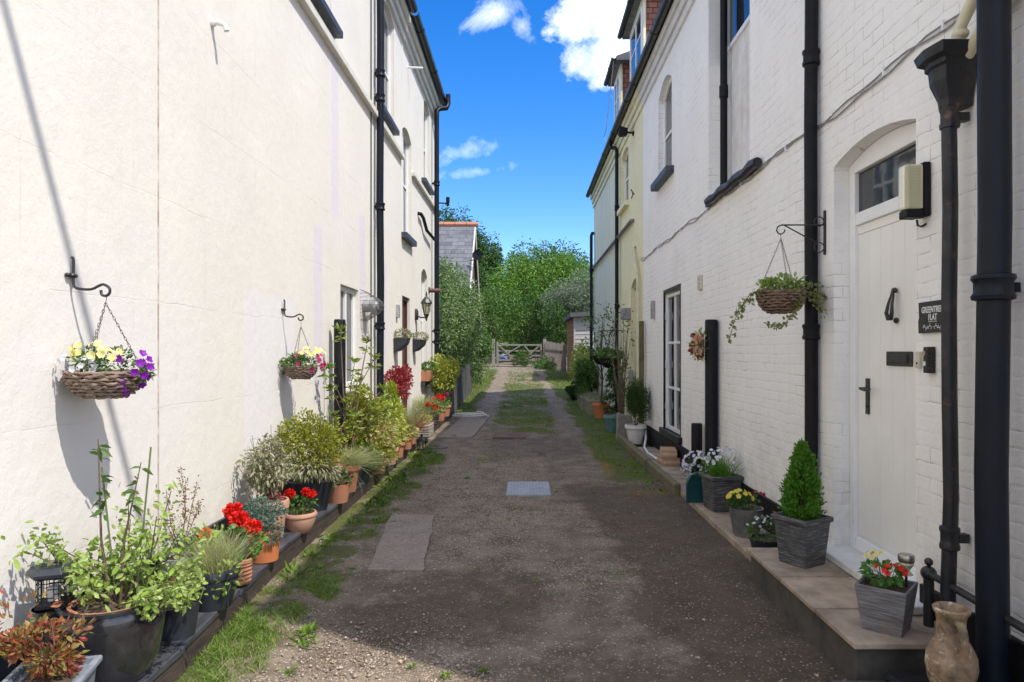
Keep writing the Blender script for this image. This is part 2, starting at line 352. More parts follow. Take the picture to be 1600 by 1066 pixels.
# ================= ground =================
def P2(px, py): y = 1655/(py-548); return (px-820)*y/1068, y
def sm(a, b, x): t = min(1, max(0, (x-a)/(b-a))); return t*t*(3-2*t)
def band(x, a, b, s): return sm(a-s, a+s, x)*(1-sm(b-s, b+s, x))
def fbm(x, y, s, o=4): return mnoise.fractal(Vector((x*s, y*s, .3)), 1.0, 2.0, o)
def inpoly(x, y, poly):
    c = False; n = len(poly)
    for i in range(n):
        (x0, y0), (x1, y1) = poly[i], poly[i-1]
        if (y0 > y) != (y1 > y) and x < (x1-x0)*(y-y0)/(y1-y0)+x0: c = not c
    return c
SLAB1 = [P2(611, 806), P2(679, 808), P2(668, 862), P2(660, 895), P2(574, 893)]
SLAB2 = [(-1.55, 12.1), (-.93, 12.1), (-.80, 16.6), (-1.40, 16.8)]
def cover(x, y):
    n = fbm(x, y, 1.6)*.5+fbm(x+9, y, .5)*.5; nf = fbm(x, y+4, 5)
    # grass: left verge, centre strip, right verge
    g = band(x, -1.75, -1.22+.25*n, .12)*sm(4.0, 4.6, y)*(1-sm(10.2, 11, y))*.95
    g = max(g, band(x, -1.75, -1.33+.1*n, .08)*(1-sm(4.0, 4.35, y)))
    g = max(g, band(x, -.72-.2*n, .62+.2*n, .12)*sm(11.9, 12.7, y)*(1-sm(24, 34, y)*.6)*(.62+.9*n+.5*nf))
    g = max(g, band(x, 1.12+.25*n-.25*sm(20, 26, y), 2.3, .15)*sm(9.2, 11, y)*(1-.8*sm(31, 34, y)))
    g = max(g, band(x, 1.1+.3*n, 1.75, .15)*sm(7.6, 8.4, y)*.9)
    g = max(g, band(x, -3.5, -1.28+.2*n, .12)*sm(16.4, 17.2, y)*(1-.7*sm(30, 34, y)))
    g = max(g, sm(.42, .62, n+.25*nf)*.45*sm(2.5, 5, y))
    # brown moss rather than grass
    ms = band(x, -.7, .65, .1)*band(y, 12.2, 15.6, .5)*(.6+.8*n); ms = max(ms, band(x, .95+.3*n, 1.7, .15)*band(y, 7.2, 12.5, .5)*(.7+n))
    # pale gravel
    l = band(x, -1.25, .1+.5*n, .3)*band(y, 5.4, 10.6, .9)*(.85+.9*n); l = max(l, band(x, -.3+.3*n, 1.1, .35)*band(y, 4.2, 7.5, .9)*(.12+.9*n))
    l = max(l, band(x, -1.3, -.7, .12)*sm(12, 15, y)*.8); l = max(l, band(x, .72, 1.2, .12)*sm(12, 14, y)*.6)
    l = max(l, sm(23.3, 25, y)*.9); l = max(l, band(x, -1.4, -.2, .3)*(1-sm(3.6, 4.3, y))*.7)
    # dark damp soil
    d = band(x, .75-.25*(y-4)/3+.3*n, 1.75, .18)*(1-sm(7.4, 8.4, y)); d = max(d, band(x, -1.2, .2, .3)*band(y, 3.6, 4.8, .3)*(.5+n)); d = max(d, band(x, -.8, 1.0, .3)*band(y, 9.9, 12.2, .3)*.5)
    d = max(d, band(x, .0, .9, .3)*(1-sm(3.2, 3.9, y))*.7)
    s = 1. if (inpoly(x, y, SLAB1) or inpoly(x, y, SLAB2)) else 0.
    if s: g *= .1; d *= .2; l *= .2; ms = 0; s = 0.
    if y < 4.3 and x < -1.1: g *= .45+1.0*sm(-.3, .3, nf)
    if x < -1 and y < 11 and y > 4.2: g *= .35+1.1*sm(-.35, .35, nf+.5*n)
    c = lambda q: min(1, max(0, q))
    return c(g), c(l), c(d), s, c(ms)
def axis(a, b, st, outer): 
    k = int(round((b-a)/st)); return [-q for q in outer[::-1] if -q < a]+[a+(b-a)*i/k for i in range(k+1)]+[q for q in outer if q > b]
gx = axis(-2.2, 2.2, .055, [4, 7, 12, 25, 60, 150, 400, 1200]); gy = [-400, -100, -30, -10, 0, 1.2]+[2.0+.06*i for i in range(284)]
y_ = gy[-1]
while y_ < 45: y_ += .14; gy.append(y_)
gy += [46, 50, 60, 90, 160, 400, 1500]
gv = []; cov = []
for y in gy:
    for x in gx:
        inside = -2.2 <= x <= 2.2 and 1 < y < 45
        zz = gh(y)
        if inside:
            C = cover(x, y); zz += .012*fbm(x, y, 1.1)+.004*fbm(x, y, 9)+(.012 if C[3] else 0)-.012*C[1]+.01*C[0]
            if x > 1.5: zz -= .0
        else: C = (.9, .1, 0, 0, 0) if y > 1 else (.1, .5, .1, 0, 0)
        gv.append((x, y, zz)); cov.append(C)
nx = len(gx); gf = [(j*nx+i, j*nx+i+1, (j+1)*nx+i+1, (j+1)*nx+i) for j in range(len(gy)-1) for i in range(nx-1)]
me = bpy.data.meshes.new('ground'); me.from_pydata(gv, [], gf)
for nm, ix in (('cover', (0, 1, 2)), ('cover_b', (3, 4, 4))):
    a = me.color_attributes.new(nm, 'FLOAT_COLOR', 'POINT'); a.data.foreach_set('color', [q for C in cov for q in (C[ix[0]], C[ix[1]], C[ix[2]], 1.)])
t = NT('lane_ground')
def attr(nm):
    n = t.n.new('ShaderNodeAttribute'); n.attribute_name = nm; s = t.n.new('ShaderNodeSeparateColor'); t.l.new(n.outputs['Color'], s.inputs[0]); return s.outputs
A = attr('cover'); B = attr('cover_b')
nz = t.noise(3.5, 8, .65); nf = t.noise(22, 8, .7)
c = t.mix(t.rng(nz, .35, .65), (.095, .070, .048), (.23, .182, .135))
v1 = t.voro(78, 'F1', 'Color'); v1d = t.voro(78, 'F1', 'Distance'); sx = t.n.new('ShaderNodeSeparateColor'); t.l.new(v1, sx.inputs[0])
v2 = t.voro(42, 'F1', 'Color'); v2d = t.voro(42, 'F1', 'Distance'); sx2 = t.n.new('ShaderNodeSeparateColor'); t.l.new(v2, sx2.inputs[0])
pr = t.math('ADD', t.math('MULTIPLY', A[1], .75), t.rng(nf, .4, .7, .06, .42))     # share of the surface that is loose chippings
pr = t.math('MULTIPLY', pr, t.rng(t.noise(2.4, 7, .7, dist=.8), .36, .62, .35, 1.35))
st = t.math('LESS_THAN', sx.outputs[0], pr); st = t.math('MULTIPLY', st, t.rng(v1d, .35, .6, 1, 0))
sc_ = t.ramp(sx.outputs[1], [(.22, .165, .11), (.42, .34, .24), (.09, .07, .05), (.50, .42, .31), (.34, .235, .155), (.60, .53, .42)])
c = t.mix(st, c, sc_)
st2 = t.math('MULTIPLY', t.math('LESS_THAN', sx2.outputs[0], t.math('MULTIPLY', pr, .35)), t.rng(v2d, .3, .5, 1, 0))
c = t.mix(st2, c, t.ramp(sx2.outputs[1], [(.30, .25, .2), (.5, .45, .38), (.16, .14, .13), (.42, .38, .33)]))
dk = t.rng(t.math('ADD', A[2], t.math('ADD', t.math('MULTIPLY', t.math('SUBTRACT', nf, .5), 1.3), t.math('MULTIPLY', t.math('SUBTRACT', t.noise(5.5, 8, .7, dist=1.), .5), 1.6))), .25, .72)
c = t.mix(t.math('MULTIPLY', dk, .72), c, t.mix(t.rng(nf, .35, .65), (.030, .022, .013), (.10, .074, .048)))
sp_ = t.math('MULTIPLY', t.math('LESS_THAN', sx.outputs[2], .035), t.rng(v1d, .25, .45, 1, 0)); c = t.mix(sp_, c, (.44, .38, .30))
mo = t.rng(t.math('ADD', B[1], t.math('MULTIPLY', t.math('SUBTRACT', nf, .5), 1.1)), .42, .7)
c = t.mix(t.math('MULTIPLY', mo, .95), c, t.mix(t.rng(t.noise(7, 5), .4, .6), (.20, .095, .018), (.15, .14, .02)))
gr = t.rng(t.math('ADD', A[0], t.math('MULTIPLY', t.math('SUBTRACT', nf, .5), 1.0)), .38, .62)
c = t.mix(t.math('MULTIPLY', gr, .85), c, t.mix(t.rng(t.noise(14, 6, .7), .38, .62), (.055, .085, .012), (.10, .085, .028)))
sl_ = t.mix(t.rng(t.noise(40, 6, .7), .4, .65), (.25, .225, .205), (.17, .15, .14)); slf = t.rng(t.math('ADD', B[0], t.math('MULTIPLY', t.math('SUBTRACT', nf, .5), .3)), .4, .6)
c = t.mix(slf, c, sl_)
h = t.math('ADD', t.math('MULTIPLY', t.math('MULTIPLY', st, t.rng(v1d, 0, .6, 1, 0)), .8), t.math('MULTIPLY', st2, 1.3))
b = t.bump(t.math('ADD', h, nf), .8, .012); b = t.bump(t.noise(160, 4, .7), .5, .003, b)
t.fin(c, t.rng(nf, .3, .7, .7, .95), b, spec=.25)
kind(link('ground', me, t.m, smooth=True), 'structure')

m_patch = NT('worn_concrete'); t = m_patch; c = t.mix(t.rng(t.noise(45, 7, .75), .38, .64), (.30, .245, .20), (.16, .13, .10)); c = t.mix(t.rng(t.noise(5, 6, .7), .45, .7, 0, .6), c, (.11, .085, .065)); m_patch = t.fin(c, .85, t.bump(t.noise(90, 5, .7), .6, .004))
def patch(nm, poly):
    pts = []
    for i, a in enumerate(poly):
        b = poly[(i+1) % len(poly)]; k = max(3, int(math.dist(a, b)/.06))
        for j in range(k): q = j/k; x, y = a[0]+(b[0]-a[0])*q, a[1]+(b[1]-a[1])*q; pts.append((x+.018*fbm(x, y, 4, 3)+.008*fbm(x, y, 14, 2), y+.018*fbm(x+7, y, 4, 3)+.012*fbm(x+5, y, 14, 2)))
    kind(MB().prism(pts, -.03, .0175, 'z').build(nm, m_patch, bevel=.004), 'structure')
patch('concrete_patch', SLAB1); patch('concrete_patch', SLAB2)
# loose chippings and grass on the lane
def sample(n, x0, x1, y0, y1, fn, pw=1.6):
    out = []
    k = 0
    while len(out) < n and k < n*14:
        k += 1; y = y0+(y1-y0)*rnd.random()**pw; x = rnd.uniform(x0, x1); w = fn(x, y)
        if rnd.random() < w: out.append((x, y))
    return out
def stone_w(x, y):
    C = cover(x, y); return max(0, (.10+.75*C[1]-.6*C[0]-.85*C[3]-.05*C[2])*(.35+1.3*sm(-.3, .35, fbm(x+3, y, 2.2))))
pts = sample(15000, -1.7, 1.68, 2.9, 15, stone_w, 1.9)
n = len(pts); Pn = np.array([(x, y, gh(y)+.012*fbm(x, y, 1.1)+.001) for x, y in pts]); sz = rng.lognormal(math.log(.0034), .55, (n, 1)).clip(.0015, .014)
oct_ = np.array([[1, 0, 0], [0, 1, 0], [-1, 0, 0], [0, -1, 0], [0, 0, .7], [0, 0, -.7]]); a = rng.uniform(0, 6.28, n)
jit = rng.uniform(.55, 1.35, (n, 6, 3)); V = oct_[None]*jit*sz[:, None]; ca, sa = np.cos(a)[:, None], np.sin(a)[:, None]
V = np.stack([V[..., 0]*ca-V[..., 1]*sa, V[..., 0]*sa+V[..., 1]*ca, V[..., 2]], -1)+Pn[:, None]
lv = LV(); lv._push(V, np.array([[0, 1, 4], [1, 2, 4], [2, 3, 4], [3, 0, 4], [1, 0, 5], [2, 1, 5], [3, 2, 5], [0, 3, 5]]), 6)
t = NT('stone_chippings'); t.fin(t.ramp(t.geo.outputs['Random Per Island'], [(.10, .075, .055), (.30, .23, .16), (.20, .145, .10), (.38, .31, .23), (.25, .19, .14), (.16, .12, .085), (.50, .44, .35), (.34, .25, .17)]), .8)
kind(lv.build('gravel', t.m), 'stuff')
m_grass = leafM('lane_grass', [(.11, .22, .02), (.18, .31, .035), (.07, .14, .015), (.24, .36, .06), (.32, .32, .12), (.13, .25, .025)], .55, .35)
def grass_w(x, y): return cover(x, y)[0]**1.6
lv = LV()
for (n, x0, x1, y0, y1, hh, w, pw) in ((26000, -1.68, 1.68, 4.2, 12, .034, .0042, 1.1), (22000, -1.7, 1.9, 11.8, 20, .045, .007, 1.1), (16000, -2.6, 1.9, 18, 34, .08, .013, 1.1), (6500, -1.66, -1.2, 2.7, 4.6, .065, .0036, 1)):
    pts = sample(n, x0, x1, y0, y1, grass_w, pw); n = len(pts); clump = np.array([.55+.9*sm(-.2, .7, fbm(x, y, 3.5)) for x, y in pts])
    P = np.array([(x, y, gh(y)) for x, y in pts]); D = rdir(n)*.55+np.array([0, 0, 1.]); D[:, 2] = np.abs(D[:, 2])
    lv.blades(P, D, hh*clump*rng.uniform(.5, 1.5, n), w*rng.uniform(.6, 1.3, n), .5)
kind(lv.build('grass', m_grass), 'stuff')
# broad leaved weeds: small tufts here and there
lv = LV(); tufts = []
for q in range(46):
    x, y = rnd.choice([(rnd.uniform(-1.6, -1.2), rnd.uniform(4.2, 9.5)), (rnd.uniform(-.7, .6), rnd.uniform(12.5, 20)), (rnd.uniform(1.15, 1.65), rnd.uniform(8, 16)), (rnd.uniform(-1.5, 1.2), rnd.uniform(3.6, 9))])
    tufts.append((x, y, rnd.uniform(.5, 1.2)*(.5 if abs(x) < 1.1 and y < 10 else 1)))
tufts += [(-1.2, 3.75, 1.4), (-1.15, 3.6, 1.2), (-1.13, 3.3, .7), (-.55, 3.35, .6), (-.38, 3.25, .6), (-.2, 3.3, .5), (-1.38, 9.2, 1.8), (-1.3, 9.6, 1.8), (-1.45, 8.9, 1.6), (-1.25, 10.1, 1.4), (-.55, 18.5, 2), (0.1, 19.6, 2), (-.7, 8.3, .9), (-1.25, 12.2, 1.1)]+[(rnd.uniform(-1.64, -1.45), rnd.uniform(4.6, 11), rnd.uniform(.9, 2.0)) for _ in range(34)]+[(rnd.uniform(1.3, 1.56), rnd.uniform(7.4, 11.5), rnd.uniform(.6, 1.2)) for _ in range(12)]
for x, y, s in tufts:
    n = 26; P = np.tile((x, y, gh(y)), (n, 1))+rng.normal(0, .02*s, (n, 3))*[1, 1, .1]; D = rdir(n)+np.array([0, 0, .7])
    lv.leaves(P, D, rng.uniform(.03, .07, n)*s, rng.uniform(.008, .018, n)*s)
kind(lv.build('weeds', m_grass), 'stuff')
# clumps of fallen leaves and husks
lv = LV(); pts = sample(1500, -1.6, 1.65, 3, 12, lambda x, y: .25+.7*cover(x, y)[2], 1.3); n = len(pts)
D = rdir(n)*[1, 1, .12]; lv.leaves(np.array([(x, y, gh(y)+.012*fbm(x, y, 1.1)+.008) for x, y in pts]), D, rng.uniform(.006, .02, n), rng.uniform(.003, .009, n), np.tile((0, 0, 1.), (n, 1))+rdir(n)*.3, droop=0)
kind(lv.build('leaf_litter', leafM('leaf_litter', [(.35, .27, .15), (.16, .09, .05), (.50, .42, .28), (.12, .07, .04), (.42, .18, .08)], .8, .1)), 'stuff')

# ================= houses =================
def wallsheet(house, Xw, s, Y0, Y1, Z0, Z1, ops, mat, name='wall', extra=None):
    """front wall on the plane X=Xw facing s*X; ops: (y0,y1,z0,z1,rise,depth)"""
    mb = MB(); ys = sorted({Y0, Y1}|{q for o in ops for q in o[:2]}); zs = sorted({Z0, Z1}|{q for o in ops for q in (o[2], o[3]+o[4])})
    def F(*p): mb.add(p, [tuple(range(len(p)))])
    for a, b in zip(ys, ys[1:]):
        for c, d in zip(zs, zs[1:]):
            if any(o[0] <= (a+b)/2 <= o[1] and o[2] <= (c+d)/2 <= o[3]+o[4] for o in ops): continue
            F((Xw, a, c), (Xw, b, c), (Xw, b, d), (Xw, a, d))
    for y0, y1, z0, z1, rise, dep in ops:
        Xi = Xw-s*dep; K = 12; arc = [(y0+(y1-y0)*i/K, z1+rise*(1-(2*i/K-1)**2)) for i in range(K+1)]
        if rise:
            for p, q in zip(arc, arc[1:]): F((Xw, p[0], p[1]), (Xw, q[0], q[1]), (Xw, q[0], z1+rise), (Xw, p[0], z1+rise))
        loop = [(y0, z0)]+arc+[(y1, z0)]
        for p, q in zip(loop, loop[1:]+loop[:1]): F((Xw, p[0], p[1]), (Xw, q[0], q[1]), (Xi, q[0], q[1]), (Xi, p[0], p[1]))
    if extra: extra(mb)
    return mb.build(name, mat, house, world=True)
def archpoly(y0, y1, z0, z1, rise, K=12): return [(y0, z0)]+[(y0+(y1-y0)*i/K, z1+rise*(1-(2*i/K-1)**2)) for i in range(K+1)]+[(y1, z0)]
def window(house, X, s, y0, y1, z0, z1, rise=0, fw=.055, mull=1, trans=(), mat=None, name='window', fd=.05, gl=None):
    """frame ring with mullions on plane X (its back), facing s; pane as child"""
    mat = mat or m_upvc; mb = MB(); xa, xb = X, X+s*fd
    lo, hi = min(xa, xb), max(xa, xb)
    mb.box(lo, y0+.002, z0, hi, y0+fw, z1); mb.box(lo, y1-fw, z0, hi, y1-.002, z1); mb.box(lo, y0+fw, z0, hi, y1-fw, z0+fw)
    K = 12; arc = [(y0+.002+(y1-y0-.004)*i/K, z1+rise*(1-(2*i/K-1)**2)-.002) for i in range(K+1)]
    if rise:
        low = [(a, b-fw) for a, b in arc]; mb.prism(arc+low[::-1], lo, hi)
    else: mb.box(lo, y0+fw, z1-fw, hi, y1-fw, z1-.002)
    for k in range(1, mull):
        yc = y0+(y1-y0)*k/mull; mb.box(lo+.004, yc-fw*.5, z0+fw, hi+.003, yc+fw*.5, z1-(0 if rise else fw)+rise*.7)
    for tz in trans: mb.box(lo+.008, y0+fw, tz-fw*.35, hi-.006, y1-fw, tz+fw*.35)
    fr = mb.build(name, mat, house, world=True, bevel=.004)
    xg = X+s*fd*.4; MB().prism(archpoly(y0+fw*.5, y1-fw*.5, z0+fw*.5, z1-fw*.5, rise), xg-.003, xg+.003).build('pane', gl or m_glass, fr, world=True)
    return fr
def sill(house, Xw, s, y0, y1, z, out=.10, h=.08, mat=None, name='window_sill'):
    mb = MB(); a, b = sorted((Xw-s*.09, Xw+s*out)); mb.box(a, y0, z-h, b, y1, z); return mb.build(name, mat or m_sillb, house, world=True, bevel=.006)
def curtain(house, X, y0, y1, z0, z1, mat):
    MB().box(X-.005, y0, z0, X+.005, y1, z1).build('backing', mat, house, world=True)
def gutter(house, X, Y0, Y1, z, r=.062, mat=None):
    mb = MB(); n = 10; pts = [(math.cos(math.pi+math.pi*k/n)*r, math.sin(math.pi+math.pi*k/n)*r) for k in range(n+1)]; inn = [(a*.9, b*.9+.001) for a, b in pts]
    mb.prism([(X+a, z+b) for a, b in pts]+[(X+a, z+b) for a, b in inn[::-1]], Y0, Y1, 'y')
    y = Y0+.6
    while y < Y1: mb.prism([(X+a*1.12, z+b*1.12) for a, b in pts]+[(X+a*1.001, z+b*1.001) for a, b in pts[::-1]], y, y+.07, 'y'); y += 1.85
    return mb.build('gutter', mat or m_blackp, house, world=True, smooth=True)

# --- left terrace ---
WL, WR = -2.15, 2.04
EL = 7.42
def left_house(name, label, Y0, Y1, ops, hasnear):
    h = thing(name, label, 'house', (WL-3, (Y0+Y1)/2, 0))
    def extra(mb):
        for Y in (Y0, Y1): mb.add([(WL, Y, 0), (WL-7, Y, 0), (WL-7, Y, EL), (WL-3.5, Y, EL+2.1), (WL, Y, EL)], [(0, 1, 2, 3, 4)])
        mb.add([(WL-7, Y0, 0), (WL-7, Y1, 0), (WL-7, Y1, EL), (WL-7, Y0, EL)], [(0, 1, 2, 3)])
    wallsheet(h, WL, 1, Y0, Y1, 0, EL, ops, m_left, extra=extra)
    MB().prism([(WL+.18, EL-.03), (WL-3.5, EL+2.18), (WL-7.2, EL-.03), (WL-7.2, EL+.08), (WL-3.5, EL+2.32), (WL+.18, EL+.09)], Y0, Y1, 'y').build('roof', m_slatey, h, world=True)
    mb = MB()  # stepped cornice under the gutter
    for i, (a, z0, z1) in enumerate(((.05, EL-.42, EL-.30), (.10, EL-.298, EL-.17), (.16, EL-.168, EL-.035))): mb.box(WL-.02, Y0, z0, WL+a, Y1-.02, z1)
    mb.build('cornice', m_trimc, h, world=True, bevel=.012)
    gutter(h, WL+.235, Y0, Y1-.1, EL+.02, .075)
    return h
opsA = [(6.35, 7.6, 5.15, 6.85, .13, .13), (10.35, 11.25, 5.15, 6.85, .12, .13), (7.97, 8.83, 1.1, 2.33, 0, .10)]
opsB = [(12.0, 12.95, 3.62, 5.45, .13, .13), (14.55, 15.4, 5.15, 6.85, .12, .13), (11.98, 12.8, .15, 2.52, 0, .14), (14.2, 15.05, .9, 3.15, .14, .14)]
hA = left_house('rendered_house', 'long cream rendered house filling the left side of the lane, hanging baskets on its wall', -6, 11.88, opsA, 1)
hB = left_house('rendered_house', 'narrower cream rendered house at the far left with brown door and wall lantern', 11.885, 16.3, opsB, 0)
for y0, y1, z0, z1, r in ((6.35, 7.6, 5.15, 6.85, .13), (10.35, 11.25, 5.15, 6.85, .12)): window(hA, WL-.125, 1, y0, y1, z0, z1, r, .06, 1, ((z0+z1)/2,), m_upvc)
window(hA, WL-.1, 1, 7.97, 8.83, 1.1, 2.33, 0, .06, 2, (), m_upvc)
window(hB, WL-.125, 1, 12.0, 12.95, 3.62, 5.45, .13, .06, 2, (4.6,)); window(hB, WL-.125, 1, 14.55, 15.4, 5.15, 6.85, .12, .06, 1, (6.0,)); window(hB, WL-.14, 1, 14.2, 15.05, .9, 3.15, .14, .06, 1, (2.2,))
sill(hA, WL, 1, 6.2, 7.72, 5.15); sill(hA, WL, 1, 9.95, 11.2, 5.15); sill(hA, WL, 1, 7.92, 8.88, 1.1, .05, .05, m_upvc)
sill(hB, WL, 1, 11.9, 13.0, 3.62, .1, .10); sill(hB, WL, 1, 14.2, 15.5, 5.15); sill(hB, WL, 1, 14.1, 15.15, .9, .08)
mb = MB(); mb.box(WL-.01, -6, 4.86, WL+.07, 11.87, 4.95); mb.build('string_course', m_trimc, hA, world=True, bevel=.01)
mb = MB(); mb.box(WL-.01, 12.97, 4.86, WL+.07, 16.28, 4.95); mb.build('string_course', m_trimc, hB, world=True, bevel=.01)
MB().box(WL-.01, -6, 0, WL+.025, 9.5, .36).build('plinth', m_blackp, hA, world=True, bevel=.008)
mb = MB(); mb.box(WL-.004, 4.0, .37, WL+.0035, 4.012, 6.95); mb.build('wall_joint', M('dark_joint', (.30, .22, .17), (.66, .60, .52), .8, ns=9), hA, world=True)
d = MB().box(WL-.13, 12.04, .15, WL-.09, 12.76, 2.46).build('door', m_brown, hB, world=True, bevel=.004)
MB().box(WL-.09, 12.1, 1.15, WL-.05, 12.14, 1.3).build('handle', m_upvc, d, world=True)
mb = MB(); mb.box(WL-.14, 11.982, .15, WL-.05, 12.04, 2.518); mb.box(WL-.14, 12.76, .15, WL-.05, 12.798, 2.518); mb.box(WL-.14, 12.04, 2.46, WL-.05, 12.76, 2.518); mb.build('door_frame', m_brown, hB, world=True)

# --- right terrace ---
ER = 6.12
def right_house(label, Y0, Y1, ops, mat, trim, name='brick_house'):
    h = thing(name, label, 'house', (WR+3, (Y0+Y1)/2, 0))
    def extra(mb):
        for Y in (Y0, Y1): mb.add([(WR, Y, 0), (WR+8, Y, 0), (WR+8, Y, ER), (WR+4, Y, ER+3.6), (WR, Y, ER)], [(0, 1, 2, 3, 4)])
        mb.add([(WR+8, Y0, 0), (WR+8, Y1, 0), (WR+8, Y1, ER), (WR+8, Y0, ER)], [(0, 1, 2, 3)])
    wallsheet(h, WR, -1, Y0, Y1, 0, ER, ops, mat, extra=extra)
    MB().prism([(WR-.14, ER-.02), (WR+4, ER+3.66), (WR+8.2, ER-.02), (WR+8.2, ER+.1), (WR+4, ER+3.82), (WR-.14, ER+.1)], Y0, Y1, 'y').build('roof', m_slatey, h, world=True)
    mb = MB()
    for a, z0, z1 in ((.035, ER-.38, ER-.26), (.07, ER-.258, ER-.14), (.11, ER-.138, ER-.025)): mb.box(WR-a, Y0, z0, WR+.02, Y1, z1)
    mb.build('cornice', trim, h, world=True, bevel=.01)
    gutter(h, WR-.185, Y0, Y1, ER+.0, .062)
    return h
D0, D1 = 3.565, 4.51
opsW = [(D0, D1, .22, 2.76, .075, .175), (6.2, 7.59, 3.2, 5.74, 0, .16), (9.49, 10.43, 4.09, 5.35, .17, .13), (8.97, 10.0, .42, 2.38, 0, .09)]
hW = right_house('white painted brick house on the right with cream front door under an arch', 1.75, 11.78, opsW, m_white, m_trimw)
hY = right_house('yellow painted brick house between the white house and the pale far house', 11.783, 15.2, [(13.45, 14.4, 4.5, 5.55, .1, .12), (12.2, 13.1, .3, 2.75, .13, .12)], m_yellow, m_trimy)
hP = right_house('pale cream brick end house at the far right, furthest along the terrace', 15.203, 20.15, [], m_pale, m_trimy)
# white house: windows
window(hW, WR+.13, -1, 9.49, 10.43, 4.09, 5.35, .17, .06, 1, (4.75,)); sill(hW, WR, -1, 9.35, 10.5, 4.09, .11, .10)
mb = MB(); mb.box(WR+.13, 6.2, 3.2, WR+.15, 7.588, 4.72)
for k in range(9): mb.box(WR+.123, 6.2+.155*k, 3.2, WR+.13, 6.2+.155*k+.008, 4.72)
mb.build('white_panel', m_trimw, hW, world=True)
window(hW, WR+.16, -1, 6.2, 7.3, 4.72, 5.74, 0, .05, 1, ()); 
mb = MB(); mb.tube([(WR-.05, 5.85+.16*k, 3.165+.012*math.sin(k*2.1)) for k in range(11)], [.042, .05, .045, .05, .044, .043, .05, .046, .042, .05, .04], 9); mb.box(WR-.05, 6.0, 3.13, WR+.12, 7.55, 3.198)
mb.build('window_sill', m_rustpipe, hW, world=True, smooth=True, label='rough tarred black ledge below the tall recess')
# french doors
fd_ = window(hW, WR+.09, -1, 8.97, 10.0, .42, 2.36, 0, .05, 2, (1.02, 1.66), m_upvc, 'french_door', .055)
for y in (9.03, 9.98):
    for z in (.7, 1.3, 2.0): MB().box(WR+.01, y-.03, z, WR+.035, y+.01, z+.09).build('hinge', m_upvc, fd_, world=True)
MB().box(WR-.05, 8.85, .33, WR+.09, 10.15, .42).build('door_sill', m_blackp, hW, world=True, bevel=.006)
MB().prism([(8.93, .42), (8.97, .42), (8.97, 2.38), (10.0, 2.38), (10.0, .42), (10.05, .42), (10.05, 2.43), (8.93, 2.43)], WR-.004, WR+.02).build('door_surround', m_blackp, hW, world=True)
# front door
ff = MB(); X0, X1 = WR+.10, WR+.172
K = 12; arc = [(D0+.002+(D1-D0-.004)*i/K, 2.76+.075*(1-(2*i/K-1)**2)-.003) for i in range(K+1)]
ff.box(X0, D0+.002, .22, X1, D0+.06, 2.76); ff.box(X0, D1-.07, .22, X1, D1-.002, 2.76); ff.prism(arc+[(a, min(b-.04, 2.70)) for a, b in arc[::-1]], X0-.003, X1+.003); ff.box(X0+.006, D0+.06, 2.36, X1, D1-.07, 2.44)
fr = ff.build('door_frame', m_upvc, hW, world=True, bevel=.006)
MB().box(X0+.03, D0+.05, 2.43, X0+.036, D1-.06, 2.72).build('pane', m_glass, fr, world=True)
dl = MB(); Xd = WR+.127; dl.box(Xd+.006, D0+.06, .269, Xd+.04, D1-.07, 2.36)
y = D0+.06; k = 0; wd = (D1-.07-D0-.06)/6
for k in range(6): dl.box(Xd, y+k*wd+.0014, .36, Xd+.0058, y+(k+1)*wd-.0014, 2.30)
dl.box(Xd-.003, D0+.06, 2.302, Xd+.004, D1-.07, 2.358); dl.box(Xd-.003, D0+.06, .302, Xd+.004, D1-.07, .358)
door = dl.build('door', m_door, hW, world=True, bevel=.0012)
MB().prism([(Xd-.03, .27), (Xd-.0045, .27), (Xd-.0045, .345), (Xd-.014, .34)], D0+.065, D1-.075, 'y').build('weather_bar', m_upvc, door, world=True)
kn = MB(); yk = 3.97; kn.tube([(Xd-.012, yk, 1.895), (Xd-.03, yk, 1.89), (Xd-.035, yk+.002, 1.86)], .011, 8); kn.ball((Xd-.02, yk, 1.9), .017)
kn.tube([(Xd-.032, yk-.014, 1.875), (Xd-.045, yk-.02, 1.82), (Xd-.05, yk-.026, 1.77), (Xd-.045, yk-.008, 1.735), (Xd-.045, yk+.022, 1.735), (Xd-.05, yk+.032, 1.77), (Xd-.045, yk+.022, 1.82), (Xd-.032, yk+.012, 1.875)], [.006, .009, .012, .013, .013, .012, .009, .006], 8)
kn.ball((Xd-.01, yk, 1.725), .018, sc=(.8, 1, 1)); kn.build('door_knocker', m_iron, door, world=True, smooth=True)
lb = MB(); lb.box(Xd-.012, 3.81, 1.46, Xd-.001, 4.08, 1.545); lb.build('letter_plate', m_iron, door, world=True, bevel=.005)
lb = MB(); lb.box(Xd-.02, 3.845, 1.478, Xd-.0125, 4.045, 1.527); lb.build('letter_flap', m_iron, door, world=True, bevel=.004)
hd = MB(); hd.box(Xd-.012, 4.29, 1.15, Xd-.001, 4.325, 1.375); hd.tube([(Xd-.01, 4.308, 1.31), (Xd-.05, 4.308, 1.31), (Xd-.056, 4.30, 1.312), (Xd-.056, 4.25, 1.305), (Xd-.054, 4.19, 1.312)], [.011, .010, .010, .009, .008], 8); hd.ball((Xd-.013, 4.308, 1.2), .008)
hd.build('handle', m_iron, door, world=True, smooth=True)
MB().box(WR-.12, 3.42, .225, WR+.115, 4.60, .2675).build('doorstep', m_trimw, hW, world=True, bevel=.006)
MB().box(WR-.022, 1.76, 0, WR+.01, 3.50, .36).build('plinth', m_blackm, hW, world=True, bevel=.006)
MB().box(WR-.022, 4.62, 0, WR+.01, 11.75, .315).build('plinth', m_blackm, hW, world=True, bevel=.006)
